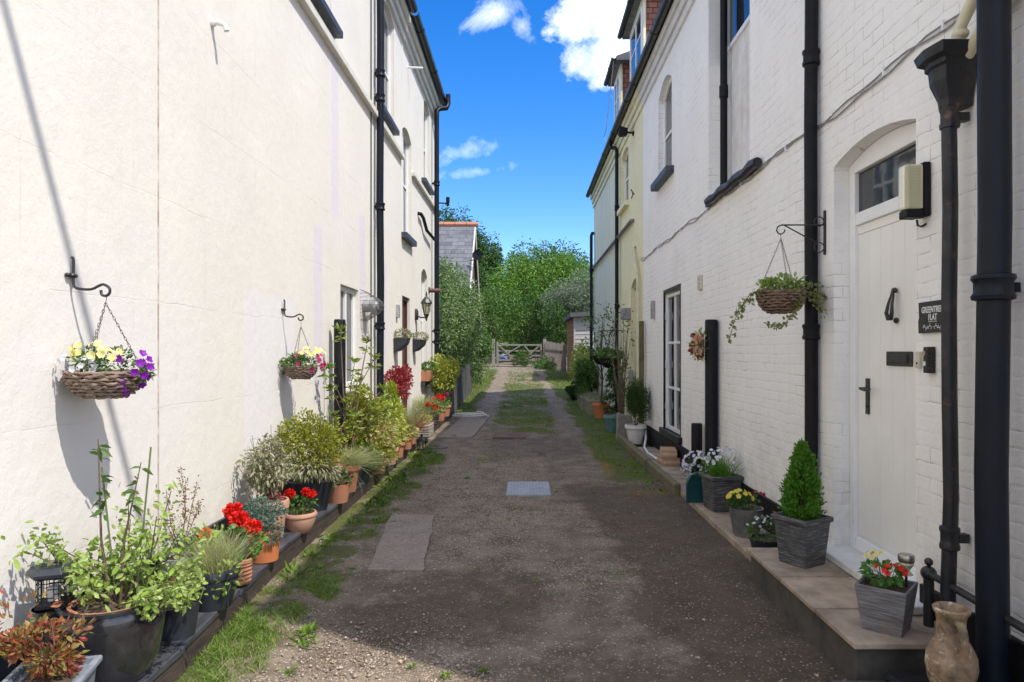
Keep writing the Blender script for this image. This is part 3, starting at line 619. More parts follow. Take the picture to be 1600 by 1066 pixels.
# yellow house window and door
window(hY, WR+.12, -1, 13.45, 14.4, 4.5, 5.55, .1, .06, 1, (5.1,)); sill(hY, WR, -1, 13.35, 14.5, 4.5, .09, .10, m_trimy)
window(hY, WR+.12, -1, 12.2, 13.1, .3, 2.75, .13, .07, 1, (1.1, 2.1), m_trimy, 'back_door')
# dormers
def dormer(h, y0, y1, zt):
    xf = WR+.12; z0 = ER+.15; mb = MB()
    ch = MB().prism([(xf+.03, z0), (xf+2.2, ER+2.06), (xf+2.2, zt-.02), (xf+.03, zt-.02)], y0+.04, y1-.04, 'y').build('dormer', m_redtile, h, world=True)
    mb.box(xf-.02, y0, z0, xf+.03, y0+.14, zt-.05); mb.box(xf-.02, y1-.14, z0, xf+.03, y1, zt-.05); mb.box(xf-.02, y0+.14, zt-.2, xf+.03, y1-.14, zt-.05); mb.box(xf-.02, y0+.14, z0, xf+.03, y1-.14, z0+.55)
    mb.build('dormer_front', m_trimy, ch, world=True, bevel=.004)
    window(ch, xf+.0, -1, y0+.14, y1-.14, z0+.55, zt-.2, 0, .05, 2, (zt-.65,), m_upvc, 'dormer_window', .035)
    rf = MB().prism([(WR-.02, zt-.05), (WR-.02, zt+.04), (WR+1.9, zt+.75), (WR+2.6, zt+.75), (WR+2.6, zt-.05)], y0-.22, y1+.22, 'y').build('dormer_roof', m_slatey, ch, world=True)
    gutter(ch, WR-.07, y0-.24, y1+.24, zt+.02, .055)
dormer(hY, 12.35, 13.95, 8.05); dormer(hP, 15.3, 16.4, 8.02)

# party-coloured details: shed, slate house
def gable_house():
    h = thing('slate_roofed_cottage', 'brick cottage with steep grey slate roof and orange ridge tiles beyond the left houses', 'cottage', (-4, 26.5, .4))
    x1, x0 = -1.95, -9; ya, yb, yr = 23.2, 30.0, 26.6; ze, zr = 2.7, 6.45
    m_br = M('weathered_red_brick', (.20, .11, .075), (.13, .08, .06), .8, ns=6)
    MB().prism([(ya+.25, 0.1), (yb-.25, .3), (yb-.25, ze+.1), (yr, zr-.15), (ya+.25, ze+.1)], x0, x1-.15).build('wall', m_br, h, world=True)
    MB().prism([(ya, ze), (yr, zr), (yb, ze), (yb, ze-.1), (yr, zr-.12), (ya, ze-.1)], x0, x1).build('roof', m_slate, h, world=True)
    mb = MB(); x = x0
    while x < x1-.1: mb.tube([(x, yr, zr-.0), (x+.43, yr, zr-.0)], .11, 8); x += .45
    mb.build('ridge_tiles', M('orange_clay_ridge', (.50, .20, .10), (.38, .16, .09), .7), h, world=True)
    bb = MB()
    for y in (ya-.02, yb+.02):
        d = Vector((0, yr-y, zr-ze)); bb.prism([(y, ze-.32), (yr, zr-.33), (yr, zr-.03), (y, ze-.02)], x1+.003, x1+.04)
    bb.build('bargeboard', m_trimc, h, world=True)
    MB().prism([(24.4, ze+1.15), (yr, zr-.4), (28.8, ze+1.15), (28.8, ze), (24.4, ze)], x1-.148, x1-.1).build('hung_tiles', tiles('brown_hung_tiles', (.20, .09, .06), (.13, .07, .05), .17, .12, .008, ax='yz'), h, world=True)
    w = MB().box(x1-.1, 25.9, 3.1, x1-.06, 27.2, 4.3).build('window', m_upvc, h, world=True); MB().box(x1-.06, 26, 3.2, x1-.055, 27.1, 4.2).build('pane', m_glass, w, world=True)
    return h
gable_house()
dsh = thing('satellite_dish', 'grey satellite dish on the gable edge of the slate roofed cottage', 'satellite dish', (-1.9, 25, 5.0), R(-25))
MB().lathe([(0.001, 0), (.12, .03), (.2, .08), (.205, .085), (.12, .04), (.001, .012)], 20).build('reflector', m_blackm, dsh, smooth=True)
for c in dsh.children: c.rotation_euler = (R(75), 0, 0); c.location = (.28, -.1, 0)
MB().tube([(-.1, 0, -.15), (.15, 0, -.12), (.28, -.05, 0)], .02, 8).build('arm', m_blackm, dsh); MB().tube([(.28, -.1, -.2), (.3, -.38, -.05)], .012, 6).build('receiver', m_blackm, dsh)

def boards(mb, x0, x1, y0, y1, z0, z1, st, axis):
    z = z0
    while z < z1:
        if axis == 'x': mb.prism([(y0, z), (y0-.022, z), (y0-.006, min(z1, z+st)), (y0, min(z1, z+st))], x0, x1)
        else: mb.prism([(x0, z), (x0-.022, z), (x0-.006, min(z1, z+st)), (x0, min(z1, z+st))], y0, y1, 'y')
        z += st
sh = thing('timber_shed', 'timber shed past the right terrace, brown side and silvered front boards', 'shed', (3, 27, .3))
m_shb = M('brown_shed_boards', (.34, .15, .055), (.22, .10, .04), .7, ns=3, bump=.4, sc=(1, .3, 4)); m_shg = M('silvered_shed_boards', (.50, .47, .44), (.32, .29, .27), .75, ns=5, bump=.4, sc=(.3, 1, 4))
MB().box(1.9, 26.03, .1, 4.2, 30.5, 2.85).build('body', m_shb, sh, world=True)
mb = MB(); boards(mb, 1.9, 1.9, 26.03, 30.5, .3, 2.8, .2, 'y'); mb.build('side_boards', m_shb, sh, world=True)
mb = MB(); boards(mb, 1.93, 4.2, 26.03, 26.03, .3, 2.85, .17, 'x'); mb.build('front_boards', m_shg, sh, world=True)
MB().box(1.86, 25.98, .2, 1.93, 26.04, 2.85).build('corner_post', m_shg, sh, world=True); MB().prism([(1.72, 2.82), (4.4, 2.98), (4.4, 3.14), (1.72, 2.98)], 25.8, 30.8, 'y').build('roof', M('roofing_felt', (.08, .08, .09), (.13, .13, .13), .9), sh, world=True)
# ================= ledges, steps, path =================
m_ledge = M('black_painted_timber', (.018, .021, .030), (.075, .075, .085), .5, ns=7, bump=.6, bs=25, sc=(3, .5, 3))
m_ledge2 = M('weathered_dark_timber', (.025, .018, .016), (.07, .048, .038), .7, ns=9, bump=.7, bs=30, sc=(3, .4, 3))
m_stone = M('buff_paving_slab', (.42, .33, .235), (.21, .16, .115), .8, ns=5, bump=.35, bs=45)
m_dstone = M('dark_stained_concrete', (.09, .08, .068), (.045, .042, .036), .85, ns=5, bump=.4)
lg = thing('planting_ledge', 'low black painted timber ledge along the left wall carrying the pots', 'ledge', (-1.9, 8, 0))
y = 2.2; k = 0; edge = lambda y: -1.60-.11*sm(2.8, 5, y)
while y < 16.4:
    L = [1.05, .75, .62, 1.3, 1.1, 1.6, 1.9][k % 7]; y2 = min(16.4, y+L); e0, e1 = edge(y), edge(y2); top = .150+[0, .012, -.006, .02, .004][k % 5]
    MB().prism([(WL+.03, y+.006), (e0, y+.006), (e1, y2-.004), (WL+.03, y2-.004)], top-.035, top, 'z').build('board', m_ledge, lg, world=True, bevel=.006)
    MB().prism([(e0-.05, y+.004), (e0-.008, y+.004), (e1-.008, y2-.003), (e1-.05, y2-.003)], -.05, top-.0355, 'z').build('riser', m_ledge2, lg, world=True, bevel=.006)
    y = y2; k += 1
stp = thing('front_step', 'raised stone flagged step in front of the cream door', 'step', (1.75, 3.8, 0))
MB().prism([(1.52, 3.14), (2.03, 3.14), (2.03, 4.60), (1.52, 4.60)], -.05, .192, 'z').build('base', m_dstone, stp, world=True, bevel=.008)
for a, b in ((3.10, 3.52), (3.53, 4.02), (4.03, 4.62)): MB().box(1.495, a, .1925, 2.025, b-.006, .222).build('flagstone', m_stone, stp, world=True, bevel=.006)
pt = thing('flagstone_path', 'narrow buff flagstone path along the foot of the right wall', 'path', (1.85, 7, 0))
y = 4.63
for L in (.62, .52, .66, .6, .62, .60, .58, .6, .62, .6): MB().box(1.66, y, -.03, 2.02, y+L-.009, .048+rnd.uniform(-.003, .003)).build('flagstone', m_stone, pt, world=True, bevel=.006); y += L
kb = thing('mossy_kerb', 'rough mossy stone kerb edging the right path past the teal dustpan', 'kerb', (1.62, 9, 0))
m_mossk = M('mossy_kerb_stone', (.12, .095, .07), (.16, .15, .06), .9, ns=8, bump=.8, bs=30)
y = 7.28
for L in (.75, .9, .8, 1.1, .9): MB().box(1.575+rnd.uniform(-.01, .01), y, -.05, 1.665, y+L-.02, .125+rnd.uniform(-.01, .01)).build('kerb_stone', m_mossk, kb, world=True, bevel=.02); y += L
sb = MB().box(1.38, 2.75, -.03, 1.68, 3.09, .062).build('paving_slab', m_dstone, bevel=.008); tag(sb, 'loose dark slab on the ground before the raised front step', 'slab')
bs = MB().prism([(1.56, 2.98), (2.0, 3.04), (2.0, 2.3), (1.62, 2.3)], .0, .15, 'z').build('low_block', m_blackm, bevel=.02); tag(bs, 'black topped low block under the earthenware jug', 'block')
mc = thing('drain_cover', 'pale blue grey rectangular drain cover set in the gravel', 'drain cover', (.06, 7.65, .0))
MB().box(-.26, -.36, -.02, .22, .36, .016).build('plate', M('galvanised_cover', (.36, .37, .38), (.24, .25, .26), .6, metal=.1, ns=12, bump=.6, bs=50), mc, bevel=.004)
mb = MB(); [mb.box(-.235+.035*i, -.33, .0165, -.222+.035*i, .33, .0195) for i in range(13)]; mb.build('tread', m_grey, mc)
mc = thing('drain_cover', 'rust brown square drain cover at the start of the grass strip', 'drain cover', (-.27, 12.4, .0)); MB().box(-.29, -.42, -.02, .29, .42, .03).build('plate', M('rusty_cover', (.17, .085, .055), (.10, .06, .045), .8, ns=8, bump=.5), mc, bevel=.005)
MB().lathe([(.02, .031), (.05, .036), (.06, .0305)], 12).build('lifting_eye', m_iron, mc)
RC = M('grey_round_cover', (.14, .13, .12), (.09, .085, .08), .8); o = MB().lathe([(.16, -.01), (.16, .02), (.14, .026), (.02, .022)], 20).build('gully_cover', RC); o.location = (-1.38, 10.85, 0); tag(o, 'small round gully cover on the ground by the left lantern', 'drain cover')

# ================= pipes =================
def downpipe(label, X, Y, z0, z1, r, cols=(), s=-1, mat=None, Xw=None, path=None, name='drainpipe', group=None):
    mat = mat or m_pipe; t = thing(name, label, 'drainpipe', (X, Y, z0), group=group)
    pts = path if path else [(X+.006*math.sin(k*2.3+Y), Y+.005*math.sin(k*1.7), z0+(z1-z0)*k/6) for k in range(7)]
    MB().tube(pts, r, 18).build('pipe', mat, t, smooth=True, world=True)
    for z in cols:
        MB().lathe([(r*1.02, z-.055), (r*1.28, z-.05), (r*1.34, z-.035), (r*1.18, z-.02), (r*1.18, z+.02), (r*1.34, z+.035), (r*1.30, z+.05), (r*1.02, z+.055)], 20, (X, Y)).build('collar', mat, t, smooth=True, world=True)
        if Xw is not None:
            a, b = sorted((X, Xw+.01*s)); MB().box(a, Y-.018, z-.02, b, Y+.018, z+.02).build('bracket', mat, t, world=True)
    return t
downpipe('thick black drainpipe nearest the camera at the right edge, with moulded collar', 1.93, 2.816, 0, 6.3, .060, (1.81, 5.2), mat=m_pipe, Xw=WR)
hp = downpipe('thinner black iron drainpipe under the rusty hopper beside the cream door', 1.95, 3.137, .0, 2.63, .032, (2.62, .69), mat=m_rustpipe, Xw=WR)
mb = MB()
def hop(z, hx, hy): hx *= .72; hy *= .85; return [(1.955-hx, 3.137-hy, z), (1.955+.075, 3.137-hy, z), (1.955+.075, 3.137+hy, z), (1.955-hx, 3.137+hy, z), (1.955-hx-.02, 3.137, z)]
lv_ = [(2.66, .045, .045), (2.70, .05, .05), (2.78, .085, .075), (2.84, .09, .082), (2.85, .105, .095), (2.87, .105, .095), (2.885, .135, .12), (2.93, .15, .135), (2.93, .14, .125), (2.87, .07, .06)]
vs = [p for q in lv_ for p in hop(*q)]; fs = [tuple(range(5))[::-1], tuple(range(len(vs)-5, len(vs)))]
for j in range(len(lv_)-1): fs += [(j*5+i, j*5+(i+1) % 5, (j+1)*5+(i+1) % 5, (j+1)*5+i) for i in range(5)]
mb.add(vs, fs); mb.build('hopper', m_rustpipe, hp, world=True, bevel=.004)
MB().tube([(1.95, 3.10, 2.86), (1.95, 3.06, 3.0), (1.96, 2.98, 3.09), (1.97, 2.9, 3.22), (1.98, 2.87, 3.6)], .027, 12).build('waste_pipe', m_cream_pipe, tag(thing('waste_pipe', 'cream plastic waste pipe bending down into the rusty hopper', 'pipe', (1.95, 3.1, 2.86)), 'cream plastic waste pipe bending down into the rusty hopper', 'pipe'), world=True, smooth=True)
for z, y in ((2.97, 3.068), (3.1, 2.972), (3.25, 2.897)): MB().ball((1.955, y, z), .036, 12, 7, (1, 1, .8)).build('socket', m_cream_pipe, bpy.data.objects['waste_pipe'], world=True, smooth=True)
w2 = thing('waste_pipe', 'shorter cream waste pipe entering the hopper from behind the thick drainpipe', 'pipe', (1.99, 3.08, 2.87)); MB().tube([(1.99, 3.09, 2.86), (1.99, 2.98, 2.95), (2.0, 2.86, 3.0), (2.02, 2.7, 3.03)], .026, 12).build('pipe', m_cream_pipe, w2, world=True, smooth=True)
downpipe('full height black drainpipe on the white brick wall behind the ivy basket', 1.985, 4.74, .05, 6.15, .044, (1.68, 3.58), mat=m_blackm, Xw=WR)
p = thing('drainpipe', 'black pipe inside the tall recess of the white house', 'drainpipe', (2.1, 7.3, 3.2)); MB().tube([(2.09, 7.18, 3.19), (2.09, 7.18, 5.7)], .038, 14).build('pipe', m_blackm, p, world=True, smooth=True); MB().lathe([(.039, 4.2), (.047, 4.21), (.047, 4.33), (.039, 4.34)], 16, (2.09, 7.18)).build('collar', m_blackm, p, world=True, smooth=True)
downpipe('black drainpipe with a bent top on the yellow house', 1.965, 14.6, 0, 5.8, .04, (2.5, 4.6), mat=m_blackm, Xw=WR, path=[(1.85, 14.75, 6.08), (1.85, 14.75, 5.98), (1.87, 14.72, 5.92), (1.95, 14.62, 5.88), (1.965, 14.6, 5.8), (1.965, 14.6, 0)])
downpipe('black drainpipe at the far corner of the pale end house', 1.94, 19.95, .05, 4.9, .045, (2.2, 3.9), mat=m_blackm, Xw=WR, path=[(2.06, 20.1, 5.0), (1.97, 20.0, 4.98), (1.94, 19.95, 4.9), (1.94, 19.95, .05)])
p = thing('wall_pipe', 'dark horizontal pipe running across the yellow and pale house walls', 'pipe', (2, 16, 3.95)); MB().tube([(2.06, 12.75, 3.98), (1.99, 12.78, 3.98), (1.985, 12.9, 3.97), (1.985, 19.9, 3.95)], .035, 10).build('pipe', M('brown_grey_pipe', (.12, .10, .09), (.2, .17, .15), .6), p, world=True, smooth=True)
p = thing('wall_pipe', 'cream plastic pipe kinked down the yellow house wall beside the post', 'pipe', (2, 12, 0)); MB().tube([(2.05, 12.55, 3.45), (1.98, 12.5, 3.45), (1.98, 12.45, 3.35), (1.98, 11.98, 2.8), (1.98, 11.95, .4)], .03, 10).build('pipe', m_cream_pipe, p, world=True, smooth=True)
downpipe('tall blue black drainpipe in the middle of the left wall', -2.06, 9.74, .15, 7.3, .052, (1.9, 3.6, 5.15, 5.5), s=1, Xw=WL)
downpipe('blue black drainpipe with a swan neck top at the far left corner', -2.03, 15.75, .15, 7.1, .056, (1.75, 2.0, 5.4), s=1, Xw=WL, path=[(-1.80, 16.05, 7.56), (-1.80, 16.05, 7.34), (-1.83, 15.98, 7.22), (-1.97, 15.85, 7.16), (-2.03, 15.78, 7.08), (-2.03, 15.75, 6.9), (-2.03, 15.75, .15)])
p = thing('cable', 'thin dark cable beside the tall left drainpipe', 'cable', (-2.13, 9.6, 0)); MB().tube([(-2.135, 9.5, 7.0), (-2.135, 9.5, .3)], .009, 6).build('wire', m_iron, p, world=True)
p = thing('cable', 'twin grey cables clipped along the white brick wall above the door', 'cable', (2.03, 6, 3.1))
for q in range(2):
    pts = []; y = 2.6
    while y < 12.1: pts.append((WR-.012, y, 3.115+.018*math.sin(y*3.7+q*1.3)+.012*math.sin(y*9+q*2)+(.012*q)+(.03*q*math.sin(y*1.1) if y < 5 else 0))); y += .17
    MB().tube(pts, .0055, 5).build('wire', m_wire, p, world=True)
mb = MB(); [mb.box(WR-.022, y, 3.10, WR, y+.014, 3.15) for y in (3.3, 3.85, 4.5, 5.3, 6.4, 7.6, 8.9, 10.4)]; mb.build('clips', m_upvc, p, world=True)
p = thing('cable', 'unseen thick overhead cable added to cast the slanting shadow on the left wall', 'cable', (0, 1.5, 6.8)); MB().tube([(-2.14, 1.05, 7.2), (1.9, 1.9, 6.2)], .027, 8).build('wire', m_iron, p, world=True)  # out of view; added and sized to throw the diagonal shadow on the left wall
p = thing('cable', 'thin wire from the far dormer to the gutter', 'cable', (1.9, 15.3, 6.5)); MB().tube([(1.95, 15.0, 7.9), (1.82, 15.3, 6.5), (1.78, 15.4, 6.35), (1.84, 15.3, 6.2), (1.86, 15.0, 6.1)], .008, 5).build('wire', m_wire, p, world=True)
ov = thing('overflow_pipe', 'short white overflow elbow high on the cream left wall', 'pipe', (-2.15, 4.69, 3.78)); MB().tube([(0, 0, .02), (.05, 0, .02), (.085, .01, .01), (.1, .012, -.03)], .018, 12).build('elbow', m_upvc, ov, smooth=True); MB().tube([(0, 0, .02), (.02, 0, .02)], .026, 12).build('flange', m_upvc, ov, smooth=True)
ov = thing('overflow_pipe', 'white overflow pipe sticking out below the left cornice', 'pipe', (-2.15, 12.55, 6.75)); MB().tube([(0, 0, 0), (.28, 0, -.01)], .018, 10).build('pipe', m_upvc, ov, smooth=True)
p = thing('wall_pipe', 'rusty stub pipe through the far left drainpipe corner', 'pipe', (-2.15, 15.3, 2.9)); MB().tube([(0, 0, 0), (.24, .1, 0)], .05, 12).build('pipe', M('rusty_stub', (.16, .06, .04), (.1, .045, .035), .7), p, smooth=True); MB().lathe([(.075, 0), (.075, .02), (.05, .02)], 14).build('flange', m_rustpipe, p).rotation_euler = (0, R(90), 0)
p = thing('wall_pipe', 'black curved pipe stub high near the far left corner', 'pipe', (-2.15, 14.6, 4.2)); MB().tube([(.0, -.9, .1), (.06, -.85, .1), (.06, -.5, .08), (.07, -.1, -.1), (.1, .9, -.13)], .035, 10).build('pipe', m_blackm, p, smooth=True)
p = thing('wall_camera', 'small black sensor on an arm beyond the far left drainpipe', 'camera', (-2.05, 16.2, 5.05)); MB().tube([(0, 0, 0), (.22, .05, 0)], .018, 8).build('arm', m_blackm, p); MB().lathe([(.03, -.06), (.035, -.05), (.035, .02), (.045, .03), (.045, .14), (.03, .15)], 12, (.22, .05)).build('head', m_blackm, p, smooth=True)
# black rail by the step
rl = thing('pipe_rail', 'low black pipe handrail behind the small wooden planter', 'rail', (1.95, 3.3, 0))
MB().tube([(1.95, 3.30, .0), (1.95, 3.30, .50)], .024, 12).build('post', m_iron, rl, world=True, smooth=True); MB().tube([(1.95, 3.3, .475), (1.952, 2.2, .455)], .018, 10).build('rail', m_iron, rl, world=True, smooth=True)
mb = MB(); mb.ball((1.95, 3.3, .475), .036, 12, 8); mb.ball((1.95, 3.3, .53), .020, 10, 6); mb.build('fitting', m_iron, rl, world=True, smooth=True)

# ================= posts, wall fittings =================
def post(label, X, Y, z0, z1, r, name='round_post'):
    t = thing(name, label, 'post', (X, Y, z0)); MB().lathe([(r, 0), (r, z1-z0-.012), (r*.96, z1-z0-.004)], 28).build('shaft', m_blackm, t, smooth=True); MB().lathe([(r*.97, z1-z0-.0035), (r*.9, z1-z0+.006), (.01, z1-z0+.009)], 28).build('cap', m_blackm, t, smooth=True)
post('round black post against the cream left wall beside the small window', -2.03, 7.5, .15, 1.886, .063); post('round black post by the white brick wall with the flower wreath', 1.965, 7.2, .05, 1.87, .066)
post('short stubby black cylinder behind the black post on the right', 1.95, 7.75, .05, .72, .062, 'flue_stub')
o = MB().prism([(0, 0), (.08, 0), (.08, .07), (0, .07)], 0, 2.05, 'z').build('timber_post', M('mossy_timber', (.16, .15, .06), (.10, .075, .04), .85, ns=6, bump=.6), bevel=.01); o.location = (1.93, 11.5, 0); tag(o, 'mossy upright timber post where white and yellow houses meet', 'post')
# bulkhead lamp
bl = thing('wall_lamp', 'black bulkhead lamp with ribbed glass cover to the right of the cream door', 'wall lamp', (2.04, 3.47, 2.37))
MB().box(-.04, -.046, -.145, -.002, .046, .13).build('back_plate', m_blackm, bl, bevel=.01); MB().prism([(-.122, -.038), (-.122, .038), (-.041, .046), (-.041, -.046)], -.15, -.11, 'z').build('base_cap', m_blackm, bl, bevel=.006)
t = NT('ribbed_lamp_glass'); x, y, z = t.xyz(); rb = t.bump(t.math('SINE', t.math('MULTIPLY', z, 400)), .12, .002); t.fin((.60, .58, .38), .18, rb, spec=.6); t.b.inputs['Transmission Weight'].default_value = .35; m_lampg = t.m
MB().prism([(-.13, -.028), (-.13, .028), (-.115, .043), (-.041, .045), (-.041, -.045), (-.115, -.043)], -.109, .118, 'z').build('glass_cover', m_lampg, bl, bevel=.012)
MB().tube([(-.05, .0, -.155), (-.045, 0, -.185), (-.01, .03, -.185), (.0, .0, -.175)], .006, 6).build('cable', m_iron, bl)
# name sign
sg = thing('name_sign', 'black slate name plate with white GREENTREES FLAT lettering by the drainpipe', 'sign', (2.027, 3.385, 1.72))
MB().prism([(-.125, -.078), (.125, -.082), (.128, -.02), (.12, 0), (.126, .075), (-.125, .078)], -.006, .006).build('plate', M('black_slate_plate', (.014, .013, .013), (.03, .028, .027), .55, ns=20, bump=.2), sg, bevel=.001)
def text(s, size, parent, loc, mat, sx=1.0, rot=(90, 0, -90), name='lettering'):
    c = bpy.data.curves.new(name, 'FONT'); c.body = s; c.size = size; c.align_x = 'CENTER'; c.extrude = .0008; c.offset = size*.02; o = bpy.data.objects.new('tmp_text', c); COL.objects.link(o)
    me = bpy.data.meshes.new_from_object(o.evaluated_get(bpy.context.evaluated_depsgraph_get())); bpy.data.objects.remove(o)
    r = link(name, me, mat, parent); r.rotation_euler = tuple(R(a) for a in rot); r.location = loc; r.scale = (sx, 1, 1); return r
m_lett = M('white_lettering', (.80, .79, .76), rough=.6)
text('GREENTREES', .044, sg, (-.0075, .0, .020), m_lett, .74); text('FLAT', .044, sg, (-.0075, .0, -.018), m_lett, .74)
mb = MB(); mb.box(-.0078, -.034, -.0265, -.0064, .034, -.0235); mb.build('underline', m_lett, sg)
mb = MB()   # scroll of leaves under the words
for sgn in (-1, 1):
    for i in range(7):
        y0 = sgn*(.012+.011*i); z0 = -.052+.006*math.sin(i*1.3); mb.ball((-.0066, y0, z0), .0052, 6, 4, (.18, 1, .6)); mb.ball((-.0066, y0+.003*sgn, z0-.008+.016*(i % 2)), .004, 6, 4, (.18, .6, 1))
mb.build('scroll', m_lett, sg)
db = thing('doorbell', 'black video doorbell on a wedge right of the cream door', 'doorbell', (2.04, 3.42, 1.505)); MB().prism([(-.002, -.03), (-.045, -.033), (-.03, .03), (-.002, .03)], -.068, .064, 'z').build('body', M('glossy_black_plastic', (.01, .01, .011), rough=.25), db, bevel=.004)
q = MB().lathe([(.009, 0), (.012, 0), (.012, .0015), (.009, .0015)], 18).build('button_ring', m_lett, db); q.rotation_euler = (0, R(-90), 0); q.location = (-.0375, .004, -.02)
MB().box(-.039, .0, .022, -.036, .022, .042).build('sensor', M('amber_lens', (.45, .30, .16), rough=.3), db)
db = thing('bell_push', 'small cream bell push beside the letter slot, left of the video doorbell', 'bell push', (2.04, 3.525, 1.5)); MB().box(-.018, -.02, -.04, -.001, .02, .045).build('plate', m_creamp, db, bevel=.003); MB().ball((-.018, 0, -.015), .006, 8, 6).build('button', m_iron, db)
# lantern on left wall
lt = thing('wall_lantern', 'black carriage lantern on the cream wall right of the brown door', 'wall lantern', (-2.15, 13.4, 2.25))
MB().lathe([(.04, -.1), (.055, -.08), (.055, .06), (.03, .12)], 12, (.01, 0)).build('wall_plate', m_iron, lt, smooth=True); MB().tube([(.02, 0, 0), (.1, 0, -.05), (.19, 0, -.05), (.22, 0, -.03)], .014, 8).build('arm', m_iron, lt, smooth=True)
MB().lathe([(.01, -.12), (.03, -.05), (.05, 0), (.055, .01), (.03, .015)], 8, (.22, 0)).build('cup', m_iron, lt); MB().lathe([(.045, .015), (.085, .22), (.08, .225), (.04, .02)], 8, (.22, 0)).build('glass', m_lampg, lt)
mb = MB(); [mb.tube([(.22+.048*math.cos(a), .048*math.sin(a), .012), (.22+.09*math.cos(a), .09*math.sin(a), .225)], .006, 5) for a in [k*math.pi/4 for k in range(8)]]; mb.build('cage', m_iron, lt)
MB().lathe([(.11, .22), (.115, .235), (.07, .31), (.03, .35), (.012, .37), (.02, .39), (.008, .46)], 8, (.22, 0)).build('hood', m_iron, lt)
# wire flue guard
fg = thing('flue_guard', 'wire cage flue guard over a grey terminal by the left drainpipe', 'flue guard', (-2.15, 9.1, 2.15))
mb = MB(); Wm = 9
for i in range(Wm):
    y_ = -.19+.38*i/(Wm-1); pts = [(0, y_, -.2)]+[(.24*math.sin(math.pi*j/8), y_, -.2+.4*j/8) for j in range(1, 8)]+[(0, y_, .2)]; mb.tube(pts, .0035, 4)
for j in range(1, 8): mb.tube([(.24*math.sin(math.pi*j/8), -.19, -.2+.4*j/8), (.24*math.sin(math.pi*j/8), .19, -.2+.4*j/8)], .0035, 4); [mb.tube([(0, s*.19, -.2+.4*j/8), (.24*math.sin(math.pi*j/8), s*.19, -.2+.4*j/8)], .0035, 4) for s in (-1, 1)]
mb.build('wire_cage', M('galvanised_wire', (.25, .24, .22), (.15, .13, .12), .5, metal=.5), fg)
MB().lathe([(.09, 0), (.09, .1), (.11, .11), (.11, .16), (.06, .17), (.05, .2)], 16).build('terminal', m_grey, fg, smooth=True).rotation_euler = (0, R(90), 0)
for (nm, lab, cat, x0, y0, z0, h, w, d, m, s) in (
    ('intercom_box', 'small grey box on the cream wall left of the brown door', 'box', WL, 11.45, 2.1, .22, .12, .05, m_grey, 1),
    ('switch_box', 'grey oblong box on the white wall left of the french door', 'box', WR, 10.75, 2.05, .28, .13, .05, m_grey, -1),
    ('vent_plate', 'cream louvred vent plate on the white brick wall above the wreath', 'vent', WR, 7.9, 2.25, .17, .13, .03, m_creamp, -1),
    ('meter_box', 'small grey meter box on the yellow house', 'box', WR, 13.3, 2.15, .22, .35, .15, m_grey, -1),
    ('switch_box', 'grey box low on the yellow house behind the twiggy climber', 'box', WR, 12.95, .9, .28, .2, .06, m_grey, -1)):
    t_ = thing(nm, lab, cat, (x0, y0, z0)); MB().box(*(sorted((0, s*d))[0], -w/2, 0, sorted((0, s*d))[1], w/2, h)).build('body', m, t_, bevel=.006)
    mb = MB()
    for k in range(3): mb.box(*sorted((s*d, s*(d+.006)))[:1], -w*.36, h*(.2+.25*k), sorted((s*d, s*(d+.006)))[1], w*.36, h*(.2+.25*k)+h*.1)
    mb.build('louvres' if nm == 'vent_plate' else 'cover_plate', m, t_)
sl2 = thing('security_lamp', 'black security lamp high on the yellow house', 'wall lamp', (2.04, 12.8, 5.62)); MB().tube([(0, 0, 0), (-.12, 0, .02)], .018, 8).build('arm', m_blackm, sl2); MB().prism([(-.30, .0), (-.26, .12), (-.12, .08), (-.12, -.04), (-.26, -.06)], -.07, .07, 'y').build('head', m_blackm, sl2, bevel=.01); MB().lathe([(.05, 0), (.05, .02), (.03, .03)], 12).build('mount', m_blackm, sl2).rotation_euler = (0, R(-90), 0)
p = thing('wire_hook', 'curly wire loop on the yellow wall', 'hook', (2.03, 12.7, 4.45)); MB().tube([(0, 0, 0), (-.05, .05, .1), (-.03, .12, .12), (0, .15, .05), (-.03, .12, -.05)], .01, 6).build('wire', m_iron, p)
# cardboard blocks, hose, dustpan
for z, lab in ((.05, 'lower'), (.155, 'upper')):
    b_ = thing('striped_block', f'{lab} of two stacked tan striped boxes under the french door', 'box', (1.90, 9.05, z), R(6 if z < .1 else -8)); MB().box(-.1, -.17, 0, .1, .17, .10).build('body', M('tan_block', (.50, .30, .17), (.42, .25, .14), .8), b_, bevel=.004); MB().box(-.103, -.173, .033, .103, .173, .066).build('stripe', M('pale_tan_band', (.62, .46, .32), rough=.8), b_)
hs = thing('garden_hose', 'white hose lying along the path beneath the french door', 'hose', (1.8, 9.8, .05)); MB().tube([(1.98, 11.2, .24), (1.93, 10.9, .14), (1.82, 10.4, .08), (1.78, 9.9, .07), (1.80, 9.4, .07), (1.84, 9.0, .07)], .018, 10).build('tube', m_upvc, hs, world=True, smooth=True)
dp = thing('dustpan', 'dark teal plastic dustpan standing on end by the grey square planter', 'dustpan', (1.70, 6.74, .05), R(12)); m_teal = M('teal_plastic', (.015, .09, .09), (.01, .06, .065), .4)
MB().prism([(-.11, 0), (.11, 0), (.115, .2), (.08, .27), (0, .295), (-.08, .27), (-.115, .2)], .0, .02, 'y').build('pan', m_teal, dp, bevel=.004); MB().tube([(-.11, 0, .01), (-.12, -.03, .2), (-.08, -.03, .275), (0, -.03, .30), (.08, -.03, .275), (.12, -.03, .2), (.11, 0, .01)], .011, 8).build('rim', m_teal, dp, smooth=True); MB().tube([(0, .02, .16), (0, .05, .18), (0, .06, .26)], .013, 8).build('handle', m_teal, dp, smooth=True)
